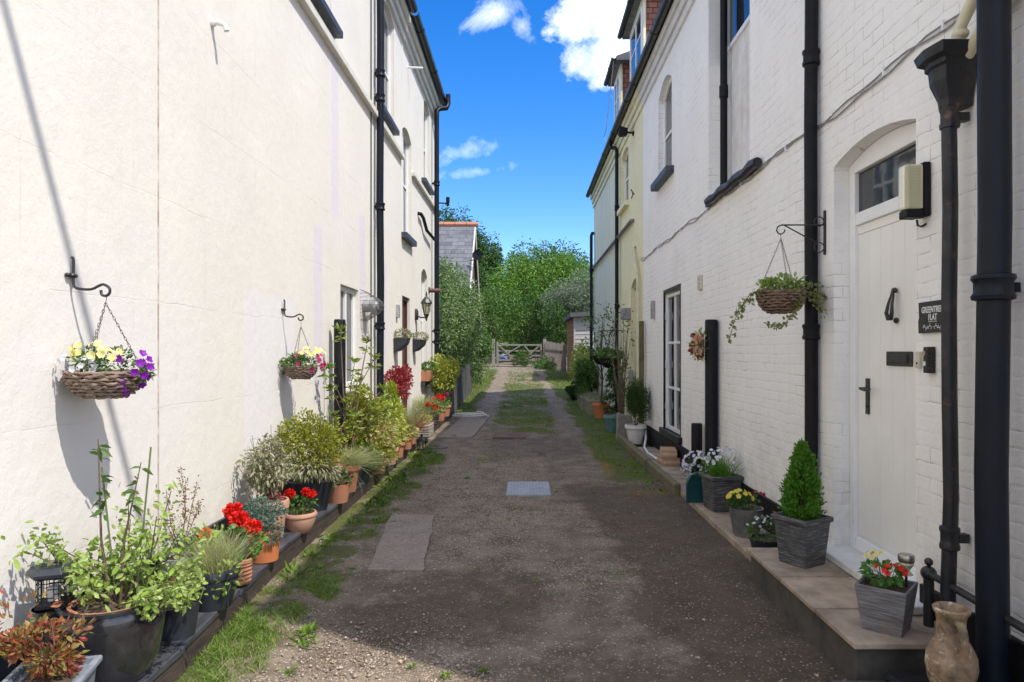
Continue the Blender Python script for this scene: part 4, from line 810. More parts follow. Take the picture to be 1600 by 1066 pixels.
# earthenware jug
jg = thing('earthenware_jug', 'weathered earthenware jug with one handle at the bottom right corner', 'jug', (1.735, 2.78, .15), R(-100))
t = NT('weathered_earthenware'); c = t.mix(t.rng(t.noise(9, 8, .7), .4, .62), (.34, .225, .13), (.085, .06, .04)); c = t.mix(t.rng(t.noise(14, 8, .75), .55, .62), c, (.58, .50, .40)); c = t.mix(t.rng(t.noise(7, 6), .55, .65, 0, .8), c, (.22, .20, .07)); m_jug = t.fin(c, .65, t.bump(t.noise(40, 6, .7), .5, .004))
MB().lathe([(.055, 0), (.066, .01), (.085, .06), (.095, .12), (.091, .165), (.074, .205), (.059, .23), (.054, .25), (.053, .30), (.057, .325), (.067, .34), (.069, .352), (.063, .358), (.056, .345), (.05, .30), (.05, .24), (.01, .2)], 36, wob=.008).build('body', m_jug, jg, smooth=True)
MB().tube([(.056, 0, .31), (.09, 0, .315), (.115, 0, .28), (.12, 0, .23), (.10, 0, .185)], [.016, .017, .016, .015, .018], 10).build('handle', m_jug, jg, smooth=True)

# ================= pots and plants =================
m_terra = M('terracotta', (.46, .19, .095), (.36, .16, .09), .8, ns=8, bump=.15); m_terrap = M('pale_terracotta', (.52, .28, .18), (.40, .22, .15), .8, ns=8, bump=.15); m_terrao = M('orange_terracotta', (.55, .17, .05), (.48, .15, .05), .7, ns=8, bump=.08)
m_bglaze = M('black_glaze', (.010, .010, .012), (.03, .03, .033), .16, ns=6, bump=.08, bs=20, coat=.5); m_bpot = M('black_plastic_pot', (.014, .017, .022), (.03, .034, .042), .38, ns=6, bump=.1)
t = NT('brushed_grey_wood'); n_ = t.noise(1, 8, .75, t.vmap((9, 9, 190))); c = t.mix(t.rng(n_, .5, .68), (.045, .045, .046), (.34, .33, .32)); m_gwood = t.fin(c, .6, t.bump(n_, .5, .004))
t = NT('silvered_planter_wood'); n_ = t.noise(1, 8, .75, t.vmap((8, 8, 120))); c = t.mix(t.rng(n_, .4, .66), (.085, .08, .078), (.28, .27, .27)); c = t.mix(t.rng(t.noise(6, 5), .58, .7, 0, .5), c, (.2, .12, .08)); m_swood = t.fin(c, .75, t.bump(n_, .7, .006))
m_zinc = M('ribbed_zinc', (.27, .27, .26), (.17, .17, .165), .4, metal=.5, ns=12, bump=.2); m_lead = M('lead_grey_planter', (.22, .24, .27), (.12, .13, .15), .5, ns=10, bump=.4)
m_wpot = M('off_white_pot', (.70, .67, .62), (.60, .57, .52), .6, ns=6, bump=.1); m_tealpot = M('teal_glaze', (.10, .20, .20), (.07, .15, .15), .35); m_soil = M('potting_soil', (.05, .033, .022), (.10, .07, .045), .95, ns=30, bump=1, bs=60, dist=.01)
m_bark = M('plant_stem', (.13, .09, .05), (.07, .05, .035), .8, ns=20); m_gstem = M('green_stem', (.12, .18, .05), (.10, .10, .04), .6)
m_stonepot = M('stone_trough', (.33, .31, .27), (.22, .21, .18), .85, ns=9, bump=.6)
def pot(t, r0, r1, h, mat, style='round', n=36, rot=0., soil=True, z=0.):
    q = math.sqrt(2) if style in ('square', 'box') else 1
    if style in ('square', 'box'): n = 4; rot = rot+math.pi/4; r0 *= q; r1 *= q
    if style == 'bowl': prof = [(r0, 0), (r0*1.15, .01), (r1*.86, h*.4), (r1*.98, h*.72), (r1*.97, h*.80), (r1*1.04, h*.82), (r1*1.06, h*.9), (r1*1.0, h), (r1*.9, h), (r1*.88, h*.8), (.01, h*.78)]
    elif style == 'belly': prof = [(r0, 0), (r0*1.1, .01), (r1*.93, h*.3), (r1*1.02, h*.65), (r1*1.03, h*.85), (r1*.98, h*.93), (r1*1.04, h*.95), (r1*1.05, h*.99), (r1*.97, h), (r1*.9, h*.96), (r1*.88, h*.85), (.01, h*.83)]
    elif style == 'plain': prof = [(r0, 0), (r1*.99, h*.97), (r1, h), (r1*.92, h), (r1*.88, h*.88), (.01, h*.87)]
    elif style == 'square': prof = [(r0, 0), (r1*.94, h*.88), (r1*1.02, h*.885), (r1*1.05, h*.91), (r1*1.05, h*.97), (r1*1.02, h), (r1*.88, h), (r1*.85, h*.9), (.01, h*.89)]
    elif style == 'box': prof = [(r0, 0), (r1, h), (r1*.88, h), (r1*.85, h*.86), (.01, h*.85)]
    elif style == 'ribbed': prof = [(r0, 0)]+[(r0+(r1-r0)*k/10+(.004 if k % 2 else -.003), h*.82*k/10) for k in range(1, 11)]+[(r1*1.05, h*.84), (r1*1.07, h*.97), (r1, h), (r1*.9, h), (r1*.88, h*.86), (.01, h*.85)]
    else: prof = [(r0, 0), (r1*.93, h*.78), (r1*1.02, h*.785), (r1*1.06, h*.80), (r1*1.07, h*.97), (r1*1.03, h), (r1*.92, h), (r1*.88, h*.86), (.01, h*.85)]
    prof = [(a, b+z) for a, b in prof]
    o = MB().lathe(prof, n, rot=rot).build('pot', mat, t, smooth=style not in ('square', 'box'), bevel=.003 if style in ('square', 'box') else 0)
    if soil: MB().lathe([(r1*.87, h*.885+z), (r1*.5, h*.91+z), (.01, h*.92+z)], n, rot=rot).build('soil', m_soil, t)
    return o
def ellpts(n, c, r, shell=.55, lumps=0, up=True):
    c = np.array(c, float); r = np.array(r, float)
    if lumps:
        lc = c+rdir(lumps)*r*rng.uniform(.35, .75, (lumps, 1)); i = rng.integers(0, lumps, n); d = rdir(n); P = lc[i]+d*r*.38*rng.uniform(.5, 1, (n, 1))
        return P, nrm((P-c)/r*.7+d*.6)
    d = rdir(n); rad = rng.uniform(shell, 1, (n, 1))**.7; return c+d*r*rad, nrm(d)
def bush(t, n, c, r, L, Wd, mat, lumps=0, shell=.5, upb=.35, name='foliage', fold=.25, droop=.15, rn=.6):
    P, D = ellpts(n, c, r, shell, lumps); D = nrm(D+rdir(n)*rn+np.array([0, 0, upb]))
    return LV().leaves(P, D, L*rng.uniform(.6, 1.25, n), Wd*rng.uniform(.7, 1.2, n), fold=fold, droop=droop).build(name, mat, t)
def stems(t, c, ends, r=.004, mat=None, name='stems', bend=.03):
    mb = MB()
    for e in ends:
        a = Vector(c)+Vector((rnd.uniform(-.02, .02), rnd.uniform(-.02, .02), 0)); b = Vector(e); m1 = a.lerp(b, .5)+Vector((rnd.uniform(-bend, bend), rnd.uniform(-bend, bend), 0)); mb.tube([a, m1, b], [r, r*.8, r*.4], 5)
    return mb.build(name, mat or m_bark, t)
def clump(t, n, h, c, spread, mat, w=.0025, droop=.5, base=.03, lean=(0, 0), name='grass_blades'):
    P = np.array(c, float)+rng.normal(0, base, (n, 3))*[1, 1, 0]; D = rng.normal(0, spread, (n, 3))+np.array([lean[0], lean[1], 1.]); return LV().blades(P, D, h*rng.uniform(.55, 1.1, n), w, droop).build(name, mat, t)
def shrub(nm, lab, loc, r0, r1, h, pm, ps, n, c, rad, L, Wd, f, lumps=14, grp=None, rn=.5, st=10):
    t = thing(nm, lab, 'potted plant', loc, group=grp); pot(t, r0, r1, h, pm, ps); n = int(n*1.3); Wd *= 1.25
    P, D = ellpts(n, c, rad, .4, lumps); LV().leaves(P, nrm(D+rdir(n)*rn+[0, 0, .2]), L*rng.uniform(.6, 1.25, n), Wd*rng.uniform(.7, 1.2, n)).build('foliage', F[f], t)
    if st: stems(t, (0, 0, h*.85), [(c[0]+rnd.uniform(-1, 1)*rad[0]*.7, c[1]+rnd.uniform(-1, 1)*rad[1]*.7, c[2]+rnd.uniform(-.6, .6)*rad[2]) for _ in range(st)], .005)
    return t
def petals(lv, P, Nn, size, k=5, wf=.75, cup=.35):
    n = len(P); U = nrm(np.cross(Nn, rdir(n))); V_ = np.cross(Nn, U)
    for i in range(k):
        a = 2*math.pi*i/k; D = nrm(U*math.cos(a)+V_*math.sin(a)+Nn*cup); lv.leaves(P, D, size, size*wf*1.35, Nn, fold=.12, droop=0)
def flowers(t, n, c, r, size, mat, k=5, name='blossoms', out=None, shell=.85, cup=.35, half=True):
    P, D = ellpts(n, c, r, shell)
    if half: D[:, 2] = np.abs(D[:, 2]); P[:, 2] = c[2]+np.abs(P[:, 2]-c[2])
    if out is not None: D = nrm(D+np.array(out)); 
    lv = LV(); petals(lv, P, nrm(D+rdir(n)*.25), size, k, cup=cup); return lv.build(name, mat, t)
def flower_head(t, c, r, mat, n=90, ps=.5, name='flower_head'):
    d = rdir(n); P = np.array(c)+d*r*rng.uniform(.45, .85, (n, 1))*[1, 1, .8]; lv = LV(); lv.leaves(P, nrm(d+rdir(n)*.7), r*ps, r*ps*.9, fold=.3, droop=0); lv.leaves(P, nrm(d+rdir(n)*.9), r*ps, r*ps*.8, fold=.3, droop=0); return lv.build(name, mat, t)
# leaf colours
F = dict(
 lime=leafM('lime_variegated_leaf', [(.24, .36, .04), (.36, .46, .12), (.18, .30, .03), (.45, .52, .22), (.28, .40, .06)]),
 mid=leafM('mid_green_leaf', [(.06, .14, .02), (.10, .20, .03), (.05, .11, .018), (.14, .24, .05)]),
 dark=leafM('dark_green_leaf', [(.025, .06, .012), (.04, .09, .018), (.03, .07, .015), (.06, .12, .025)], .4, .2),
 olive=leafM('olive_yellow_leaf', [(.26, .28, .02), (.38, .38, .05), (.18, .22, .02), (.30, .33, .03), (.13, .11, .02)], .5, .4),
 acer=leafM('pale_acer_leaf', [(.26, .28, .13), (.36, .36, .22), (.20, .24, .08), (.42, .38, .28), (.22, .16, .10)]),
 blue=leafM('blue_green_needle', [(.10, .17, .13), (.16, .24, .20), (.08, .14, .09), (.20, .28, .22)]),
 nandina=leafM('red_green_leaf', [(.30, .03, .035), (.40, .13, .05), (.16, .22, .04), (.42, .28, .09), (.22, .02, .03), (.24, .28, .06), (.34, .08, .06)]),
 gold=leafM('golden_conifer_leaf', [(.30, .38, .02), (.40, .46, .04), (.20, .28, .015), (.34, .40, .03)]),
 yel=leafM('yellow_green_leaf', [(.40, .46, .05), (.54, .55, .14), (.28, .38, .04), (.48, .46, .10)], .5, .4),
 cream=leafM('cream_variegated_leaf', [(.56, .52, .22), (.34, .42, .08), (.64, .58, .30), (.40, .24, .08), (.26, .34, .05)], .5, .4),
 conif=leafM('bright_conifer_leaf', [(.09, .24, .02), (.14, .32, .03), (.06, .17, .015), (.18, .38, .05)]),
 dcon=leafM('dark_conifer_leaf', [(.04, .09, .018), (.07, .13, .025), (.03, .065, .012)], .6, .15),
 brown=leafM('dry_brown_leaf', [(.30, .17, .07), (.20, .11, .05), (.36, .22, .10)], .8),
 redl=leafM('crimson_leaf', [(.32, .03, .04), (.42, .06, .06), (.22, .02, .03), (.50, .12, .12)]),
 straw=leafM('feather_grass', [(.40, .42, .16), (.50, .50, .26), (.30, .36, .10), (.56, .54, .34)], .5, .4),
 ger=leafM('geranium_leaf', [(.08, .20, .03), (.12, .27, .04), (.06, .15, .025)]),
 vine=leafM('ivy_leaf', [(.20, .26, .05), (.34, .36, .14), (.12, .18, .03), (.28, .30, .10), (.30, .16, .08)]),
 redf=leafM('scarlet_petal', [(.72, .012, .008), (.80, .03, .015), (.60, .008, .008)], .5, .25),
 orf=leafM('orange_petal', [(.80, .20, .04), (.75, .14, .03)], .5, .25), yelf=leafM('yellow_petal', [(.80, .66, .05), (.85, .76, .22), (.82, .62, .03)], .5, .25),
 ylp=leafM('lemon_petal', [(.82, .78, .30), (.84, .80, .42), (.80, .70, .15)], .5, .3), pur=leafM('purple_petal', [(.22, .015, .36), (.30, .02, .46), (.16, .01, .26)], .5, .25),
 whf=leafM('white_petal', [(.80, .80, .80), (.76, .76, .80), (.80, .78, .70)], .5, .25), pink=leafM('magenta_petal', [(.55, .02, .15), (.65, .05, .22), (.45, .01, .10)], .5, .25),
 lil=leafM('lilac_petal', [(.62, .58, .74), (.76, .74, .84), (.52, .48, .68)], .5, .25), peach=leafM('peach_petal', [(.82, .48, .34), (.85, .62, .48), (.78, .36, .24), (.85, .74, .62)], .6, .2))
LZ = .15
# 1 nandina in lead planter
t = thing('potted_nandina', 'red and green leaved nandina in the lead grey square planter at bottom left', 'potted plant', (-1.72, 2.46, LZ), R(14)); pot(t, .10, .13, .235, m_lead, 'square')
c = (-.03, .04, .31); bush(t, 900, c, (.155, .17, .11), .034, .014, F['nandina'], 9); bush(t, 60, (-.12, .10, .42), (.12, .1, .10), .036, .012, F['nandina'], name='upper_foliage'); stems(t, (0, 0, .27), [(c[0]+rnd.uniform(-.18, .16), c[1]+rnd.uniform(-.14, .16), rnd.uniform(.28, .45)) for _ in range(12)])
# tall black pot carrying the solar lantern
t = thing('tall_black_pot', 'tall slim black pot under the solar lantern', 'pot', (-1.97, 2.86, LZ)); pot(t, .07, .085, .33, m_bglaze, 'plain')
t = thing('solar_lantern', 'black solar lantern with fretwork panels on a tall black pot', 'lantern', (-1.97, 2.86, .485), R(20)); MB().box(-.055, -.055, 0, .055, .055, .02).build('base', m_blackm, t, bevel=.003)
mb = MB()
for a in range(4):
    c_, s_ = math.cos(a*math.pi/2), math.sin(a*math.pi/2)
    def q(u, z): return (c_*.05-s_*u, s_*.05+c_*u, z)
    for u in (-.05, -.03, -.012, .012, .03): mb.tube([q(u, .02), q(u, .125)], .0022, 4)
    for z, u0, u1 in ((.045, -.03, .012), (.08, -.012, .03), (.105, -.05, .05), (.06, .012, .05), (.03, -.05, .05)): mb.tube([q(u0, z), q(u1, z)], .0022, 4)
mb.build('fretwork', m_blackm, t); MB().lathe([(.022, .02), (.022, .08), (.01, .085)], 14).build('candle', m_wpot, t, smooth=True)
MB().lathe([(.075, .124), (.098, .135), (.10, .15), (.078, .172), (.07, .174), (.01, .176)], 6).build('solar_cap', m_bpot, t, bevel=.002); MB().box(-.04, -.04, .1755, .04, .04, .178).build('solar_panel', m_glass, t)
# 2 big black glazed pot with leafy pale shrub
t = thing('potted_shrub', 'pale green leafy shrub with canes in the large black glazed pot', 'potted plant', (-1.76, 2.92, LZ)); pot(t, .12, .195, .345, m_bglaze, 'belly', 48)
MB().lathe([(.165, .28), (.165, .335), (.15, .335), (.148, .30), (.01, .30)], 32).build('inner_pot', m_terra, t, smooth=True); MB().lathe([(.147, .305), (.01, .315)], 24).build('soil_top', m_soil, t)
cs = [(-.30+rnd.random()*.62, rnd.uniform(-.2, .45), rnd.uniform(.30, .62)) for _ in range(26)]; cs += [(.12, .25, .75), (.16, .05, .68), (-.05, .2, .72), (.28, .3, .55), (.3, .1, .45), (.32, .0, .38), (.22, -.1, .34), (-.28, -.05, .62)]
stems(t, (0, .02, .30), cs, .005, bend=.05); lv = LV()
for c in cs:
    a = np.array((0, .02, .3)); b = np.array(c); n = 48; s_ = rng.uniform(.42, 1.08, (n, 1)); P = a+(b-a)*s_+rng.normal(0, .028, (n, 3)); lv.leaves(P, rdir(n)*.8+np.array([.1, -.1, .25]), rng.uniform(.024, .05, n), rng.uniform(.013, .025, n), droop=.25)
lv.build('foliage', F['lime'], t)
MB().tube([(0.0, .03, .3), (-.06, .02, .9)], .004, 5).build('cane', m_gstem, t); MB().tube([(.08, .03, .3), (.13, .06, .98)], .004, 5).build('cane', m_gstem, t); mb = MB(); mb.tube([(-.01, .0, .3), (-.05, .0, .6), (-.075, .02, 1.02)], [.006, .005, .002], 6); mb.tube([(.03, .0, .3), (.05, .0, .6), (.09, .0, .78), (.11, .02, .92)], [.006, .005, .003, .002], 6); mb.build('tall_stems', m_bark, t)
lv = LV(); n = 34; s_ = rng.uniform(.3, 1, (n, 1)); P = np.where(rng.random((n, 1)) < .5, np.array((-.03, .0, .55))+(np.array((-.045, .02, .47)))*s_, np.array((.04, 0, .6))+np.array((.08, .02, .32))*s_); lv.leaves(P, rdir(n)*[1, .6, .4], .055, .022, droop=.4); lv.build('upper_foliage', F['mid'], t)
# 3, 4
t = thing('potted_seedling', 'small black bowl of lime foliage squeezed behind the big glazed pot', 'potted plant', (-1.70, 3.34, LZ)); pot(t, .08, .105, .17, m_bpot, 'plain'); bush(t, 320, (-.02, 0, .24), (.13, .13, .09), .04, .02, F['lime']); flowers(t, 9, (0, .02, .24), (.09, .09, .07), .014, F['redf'])
t = thing('potted_grass', 'yellow feather grass in the black rolled rim bowl', 'potted plant', (-1.70, 3.72, LZ)); pot(t, .085, .135, .22, m_bpot, 'bowl'); clump(t, 900, .34, (.02, 0, .18), .26, F['straw'], .0018, .45, .04); bush(t, 60, (.12, -.06, .2), (.06, .06, .07), .035, .02, F['lime'], name='seedlings')
t = thing('potted_dried_flowers', 'spires of dry brown seed heads in a grey pot against the left wall', 'potted plant', (-1.99, 3.95, LZ)); pot(t, .08, .11, .22, m_grey, 'plain')
ends = [(-.02, -.12, .62), (-.04, .08, .72), (.0, .2, .6), (.04, -.02, .66), (.05, .14, .5), (0, -.2, .5)]; stems(t, (0, 0, .2), ends, .003); lv = LV()
for e in ends:
    n = 60; s_ = rng.uniform(.4, 1, (n, 1)); P = np.array((0, 0, .2))+(np.array(e)-np.array((0, 0, .2)))*s_+rng.normal(0, .01, (n, 3)); lv.leaves(P, rdir(n), .016, .010)
lv.build('dry_foliage', F['brown'], t); bush(t, 120, (0, 0, .27), (.1, .1, .08), .03, .014, F['mid'])
def geranium(name, lab, loc, r0, r1, h, mat, style, heads, nl=170, fr=(.13, .13, .09), fh=.08, leaf='ger', fm='redf', hr=.035, hp=90, ls=.042):
    t = thing(name, lab, 'potted plant', loc); pot(t, r0, r1, h, mat, style); cz = h+fh
    bush(t, nl, (0, 0, cz), fr, ls, ls*1.05, F[leaf], fold=.1, rn=.9); stems(t, (0, 0, h*.85), list(heads)+[(rnd.uniform(-fr[0], fr[0])*.8, rnd.uniform(-fr[1], fr[1])*.8, cz) for _ in range(8)], .0035, m_gstem)
    for q in heads: flower_head(t, q, hr*rnd.uniform(.9, 1.1), F[fm], hp)
    return t
geranium('potted_geranium', 'scarlet geranium with round leaves in the ribbed terracotta pot', (-1.72, 4.10, LZ+.01), .07, .085, .15, m_terra, 'ribbed', [(-.02, .06, .36), (.09, .0, .33), (-.08, .12, .40)], 150, (.15, .12, .11), .09, hr=.052, hp=150)
t = geranium('potted_geranium', 'single orange geranium half hidden behind the feather grass', (-1.90, 4.12, LZ), .06, .08, .16, m_terra, 'rim', [(.0, -.05, .31)], 90, (.1, .1, .08), .05, fm='orf', hr=.035)
t = thing('potted_juniper', 'blue green creeping juniper spilling over the orange terracotta cylinder', 'potted plant', (-1.745, 4.58, LZ)); pot(t, .088, .105, .21, m_terrao, 'plain'); P, D = ellpts(1900, (-.04, .02, .30), (.17, .17, .11), .5, 26); LV().leaves(P, nrm(D+rdir(1900)*.5), rng.uniform(.014, .03, 1900), .010).build('foliage', F['blue'], t)
P, D = ellpts(500, (.08, -.06, .2), (.06, .06, .12), .4, 8); LV().leaves(P, D, .018, .008).build('trailing_foliage', F['blue'], t)
t = thing('potted_acer', 'pale feathery acer in a tall terracotta pot near the left wall', 'potted plant', (-1.88, 5.05, LZ)); pot(t, .085, .125, .30, m_terrap, 'rim'); c = (-.07, .05, .54); P, D = ellpts(1300, c, (.22, .24, .25), .45, 24); LV().leaves(P, nrm(D*.6+rdir(1300)*.8+[0, 0, -.1]), rng.uniform(.03, .055, 1300), .017, droop=.4).build('foliage', F['acer'], t); stems(t, (0, 0, .27), [(c[0]+rnd.uniform(-.2, .2), c[1]+rnd.uniform(-.2, .2), rnd.uniform(.5, .85)) for _ in range(18)]); bush(t, 40, (.04, -.03, .31), (.07, .07, .03), .03, .02, F['redl'], name='red_leaves')
geranium('potted_geranium', 'red geranium in the wide belly terracotta bowl on the ledge corner', (-1.74, 5.28, LZ), .075, .125, .155, m_terrap, 'bowl', [(-.07, -.02, .30), (.05, .0, .31), (.08, .02, .29)], 150, (.13, .13, .07), .06, leaf='mid', hr=.036, ls=.03)
t = thing('potted_shrub', 'large domed olive yellow shrub in a black pot', 'potted plant', (-1.86, 5.95, LZ)); pot(t, .13, .20, .28, m_bpot, 'plain'); P, D = ellpts(4200, (.0, .0, .58), (.30, .38, .30), .45, 60); LV().leaves(P, nrm(D+rdir(4200)*.5+[0, 0, .2]), rng.uniform(.022, .042, 4200), .016).build('foliage', F['olive'], t); stems(t, (0, 0, .25), [(rnd.uniform(-.22, .24), rnd.uniform(-.3, .3), rnd.uniform(.4, .7)) for _ in range(40)]); P, D = ellpts(900, (.06, -.1, .42), (.24, .25, .14), .5, 16); LV().leaves(P, D, .05, .013, droop=.5).build('lower_foliage', F['acer'], t)
geranium('potted_geranium', 'two red flower heads on dark leaves in a broad terracotta pot', (-1.735, 6.33, LZ), .09, .12, .17, m_terra, 'plain', [(.0, -.02, .38), (-.01, .02, .33)], 140, (.13, .13, .09), .04, leaf='dark', hr=.042, ls=.035)
t = thing('potted_grass', 'fluted terracotta urn holding pale arching feather grass', 'potted plant', (-1.76, 6.80, LZ)); pot(t, .075, .115, .27, m_terra, 'rim'); clump(t, 900, .42, (0, 0, .24), .35, F['straw'], .0024, .8, .05, (.15, -.1))
shrub('potted_shrub', 'low spreading olive plant hanging over the ledge edge past the spiky dark grass', (-1.70, 7.85, LZ), .09, .12, .16, m_terra, 'rim', 900, (.06, 0, .20), (.2, .34, .17), .045, .016, 'olive', 14)
t = thing('potted_grass', 'spiky dark leaved grass in a black pot past the fluted urn', 'potted plant', (-1.77, 7.35, LZ)); pot(t, .09, .12, .16, m_bpot, 'plain'); clump(t, 420, .30, (0, 0, .14), .6, F['dark'], .008, .9, .05); bush(t, 300, (0, .1, .28), (.16, .2, .12), .03, .014, F['mid'])
t = thing('potted_rhododendron', 'tall open shrub with whorled glossy leaves before the left black post', 'potted plant', (-1.84, 7.1, LZ)); pot(t, .12, .16, .26, m_bpot, 'plain')
tips = [(-.10, .1, 1.62), (.13, .3, 1.50), (-.18, -.1, 1.22), (.02, .2, 1.28), (.20, .35, 1.32), (-.16, .0, 1.0), (.08, .1, 1.08), (.26, .5, .98), (.02, 0, .86), (.22, .25, .80), (.1, -.05, .72), (.3, .5, .74), (-.12, -.1, .72), (.15, .4, .62), (-.1, .25, .56)]
mb = MB(); mb.tube([(0, 0, .24), (-.03, .02, .6), (-.06, .05, 1.0), (-.10, .1, 1.58)], [.015, .013, .009, .005], 7); mb.tube([(.02, .02, .24), (.05, .1, .6), (.08, .15, 1.0), (.13, .3, 1.46)], [.013, .011, .008, .004], 7)
for q in tips[2:]: z = q[2]*.72; mb.tube([(q[0]*.25, q[1]*.3, z), tuple(Vector(q)*.98)], [.007, .004], 5)
mb.build('branches', m_bark, t); lv = LV()
for q in tips:
    n = 16; a = rng.uniform(0, 6.28, n); D = np.stack([np.cos(a), np.sin(a), rng.uniform(.1, 1.3, n)], 1); lv.leaves(np.tile(q, (n, 1))+rng.normal(0, .012, (n, 3)), D, rng.uniform(.07, .11, n), .026, droop=.1)
    n = 12; a = rng.uniform(0, 6.28, n); D = np.stack([np.cos(a), np.sin(a), rng.uniform(-.1, .6, n)], 1); lv.leaves(np.tile(np.array(q)-[0, 0, .09], (n, 1))+rng.normal(0, .02, (n, 3)), D, rng.uniform(.06, .10, n), .026, droop=.2)
lv.build('foliage', leafM('rhododendron_leaf', [(.16, .24, .03), (.26, .32, .05), (.10, .17, .02), (.34, .34, .08)], .35, .25), t)
shrub('potted_shrub', 'cream mottled shrub in a terracotta pot below the golden conifer', (-1.79, 8.1, LZ), .1, .14, .22, m_terra, 'rim', 1500, (0, 0, .42), (.30, .50, .32), .055, .028, 'cream', 26)
shrub('potted_shrub', 'bright yellow green bushy plant between the mottled shrub and the golden conifer', (-1.80, 8.75, LZ), .1, .14, .22, m_bpot, 'plain', 1700, (0, 0, .50), (.27, .45, .30), .05, .026, 'yel', 24)
shrub('potted_shrub', 'leafy mid green plant low against the left black post', (-1.95, 7.75, LZ), .09, .12, .2, m_terra, 'rim', 900, (0, 0, .45), (.16, .3, .25), .05, .028, 'gold', 18)
shrub('potted_shrub', 'mounded olive green shrub just behind the whorled leaf shrub', (-1.88, 7.9, LZ), .1, .15, .24, m_bpot, 'plain', 1500, (-.02, 0, .72), (.24, .35, .30), .045, .02, 'olive', 20)
shrub('potted_shrub', 'low bright green plant trailing over a terracotta pot at the ledge edge', (-1.70, 8.45, LZ), .1, .13, .2, m_terrap, 'rim', 900, (.02, -.1, .28), (.2, .3, .16), .035, .014, 'yel', 12)
shrub('potted_shrub', 'yellow leaved plant in the next terracotta pot along the ledge', (-1.71, 9.0, LZ), .1, .13, .2, m_terra, 'rim', 800, (0, 0, .32), (.2, .26, .15), .04, .02, 'cream', 12)
t = thing('potted_conifer', 'golden green upright conifer in a terracotta pot on the left', 'potted plant', (-1.83, 9.35, LZ)); pot(t, .1, .14, .24, m_terra, 'rim')
def conebush(t, n, z0, h, r, L, Wd, f, k=26, pw=.8, name='foliage', flat=(1, 1)):
    zz = rng.uniform(0, 1, k*6); a = rng.uniform(0, 6.28, k*6); rr = r*(np.minimum(1, (1-zz)**pw*1.1))*rng.uniform(.75, 1.05, k*6)*(.55+.45*np.minimum(1, zz*6))
    cc = np.stack([np.cos(a)*rr*flat[0], np.sin(a)*rr*flat[1], z0+zz*h], 1); i = rng.integers(0, len(cc), n); P = cc[i]*[1, 1, 1]+rng.normal(0, r*.09, (n, 3)); P[:, :2] *= rng.uniform(.55, 1.05, (n, 1))
    D = nrm(np.stack([P[:, 0], P[:, 1], np.full(n, r*1.1)], 1)+rdir(n)*r*.7); return LV().leaves(P, D, L*rng.uniform(.6, 1.3, n), Wd, fold=.3, droop=0).build(name, F[f], t)
conebush(t, 3600, .22, .72, .23, .042, .012, 'gold', 18); stems(t, (0, 0, .2), [(rnd.uniform(-.12, .12), rnd.uniform(-.12, .12), .6) for _ in range(8)])
shrub('potted_acer', 'crimson leaved acer behind the golden conifer by the brown door', (-1.92, 10.4, LZ), .11, .14, .26, m_bpot, 'plain', 1500, (0, 0, .95), (.22, .5, .27), .05, .02, 'redl', 16)
t = thing('potted_grass', 'fountain grass with red tipped blades beside the stone trough', 'potted plant', (-1.74, 10.3, LZ)); pot(t, .1, .12, .2, m_terra, 'rim'); clump(t, 700, .6, (0, 0, .18), .33, F['straw'], .003, .5, .05, (.1, 0)); clump(t, 120, .5, (.05, 0, .18), .45, F['redl'], .006, .5, .05, (.25, 0), name='red_blades')
shrub('potted_hosta', 'white edged hosta in a small terracotta pot at the ledge edge', (-1.70, 9.75, LZ), .08, .11, .17, m_terra, 'rim', 90, (0, 0, .24), (.13, .13, .07), .10, .05, 'cream', 0, st=0); 
t = thing('stone_trough', 'grey basket weave stone trough on the ledge between two black lanterns', 'trough', (-1.68, 11.4, LZ-.02)); MB().box(-.12, -.3, 0, .12, .3, .2).build('body', m_stonepot, t, bevel=.01); mb = MB(); [mb.box(-.125+.001*(k % 2), -.305, .012+.038*k, .125, .305, .04+.038*k) for k in range(5)]; mb.build('courses', m_stonepot, t, bevel=.008); bush(t, 260, (0, 0, .27), (.12, .28, .08), .04, .02, F['yel'])
def minilantern(lab, loc, s=1.):
    t = thing('garden_lantern', lab, 'lantern', loc); MB().lathe([(.07*s, 0), (.075*s, .01*s), (.06*s, .025*s)], 8).build('base', m_blackm, t); MB().lathe([(.045*s, .026*s), (.05*s, .14*s), (.048*s, .145*s)], 8).build('glass', m_lampg, t)
    mb = MB(); [mb.tube([(.06*s*math.cos(a), .06*s*math.sin(a), .02*s), (.06*s*math.cos(a), .06*s*math.sin(a), .15*s)], .006*s, 5) for a in [k*math.pi/3 for k in range(6)]]; mb.build('cage', m_blackm, t); MB().lathe([(.085*s, .145*s), (.09*s, .155*s), (.045*s, .20*s), (.015*s, .215*s), (.02*s, .235*s), (.006*s, .25*s)], 10).build('hood', m_blackm, t)
minilantern('squat black garden lantern on the grass below the stone trough', (-1.60, 10.6, 0), 1.05); minilantern('black garden lantern on the ledge just past the stone trough', (-1.66, 11.9, LZ), 1.1); minilantern('black garden lantern near the wall beyond the stone trough', (-1.95, 12.2, LZ), 1.4)
geranium('potted_geranium', 'red geraniums in a black pot past the far left lantern', (-1.74, 12.9, LZ), .1, .13, .22, m_bpot, 'plain', [(.05, -.05, .34), (-.08, 0, .38)], 160, (.2, .2, .12), .07, leaf='ger', hr=.06)
geranium('potted_geranium', 'coral geraniums in a terracotta pot near the end of the ledge', (-1.72, 13.7, LZ), .1, .14, .24, m_terra, 'rim', [(.06, -.04, .44), (.0, .05, .48), (-.1, .1, .42)], 160, (.2, .2, .12), .08, fm='redf', hr=.06)
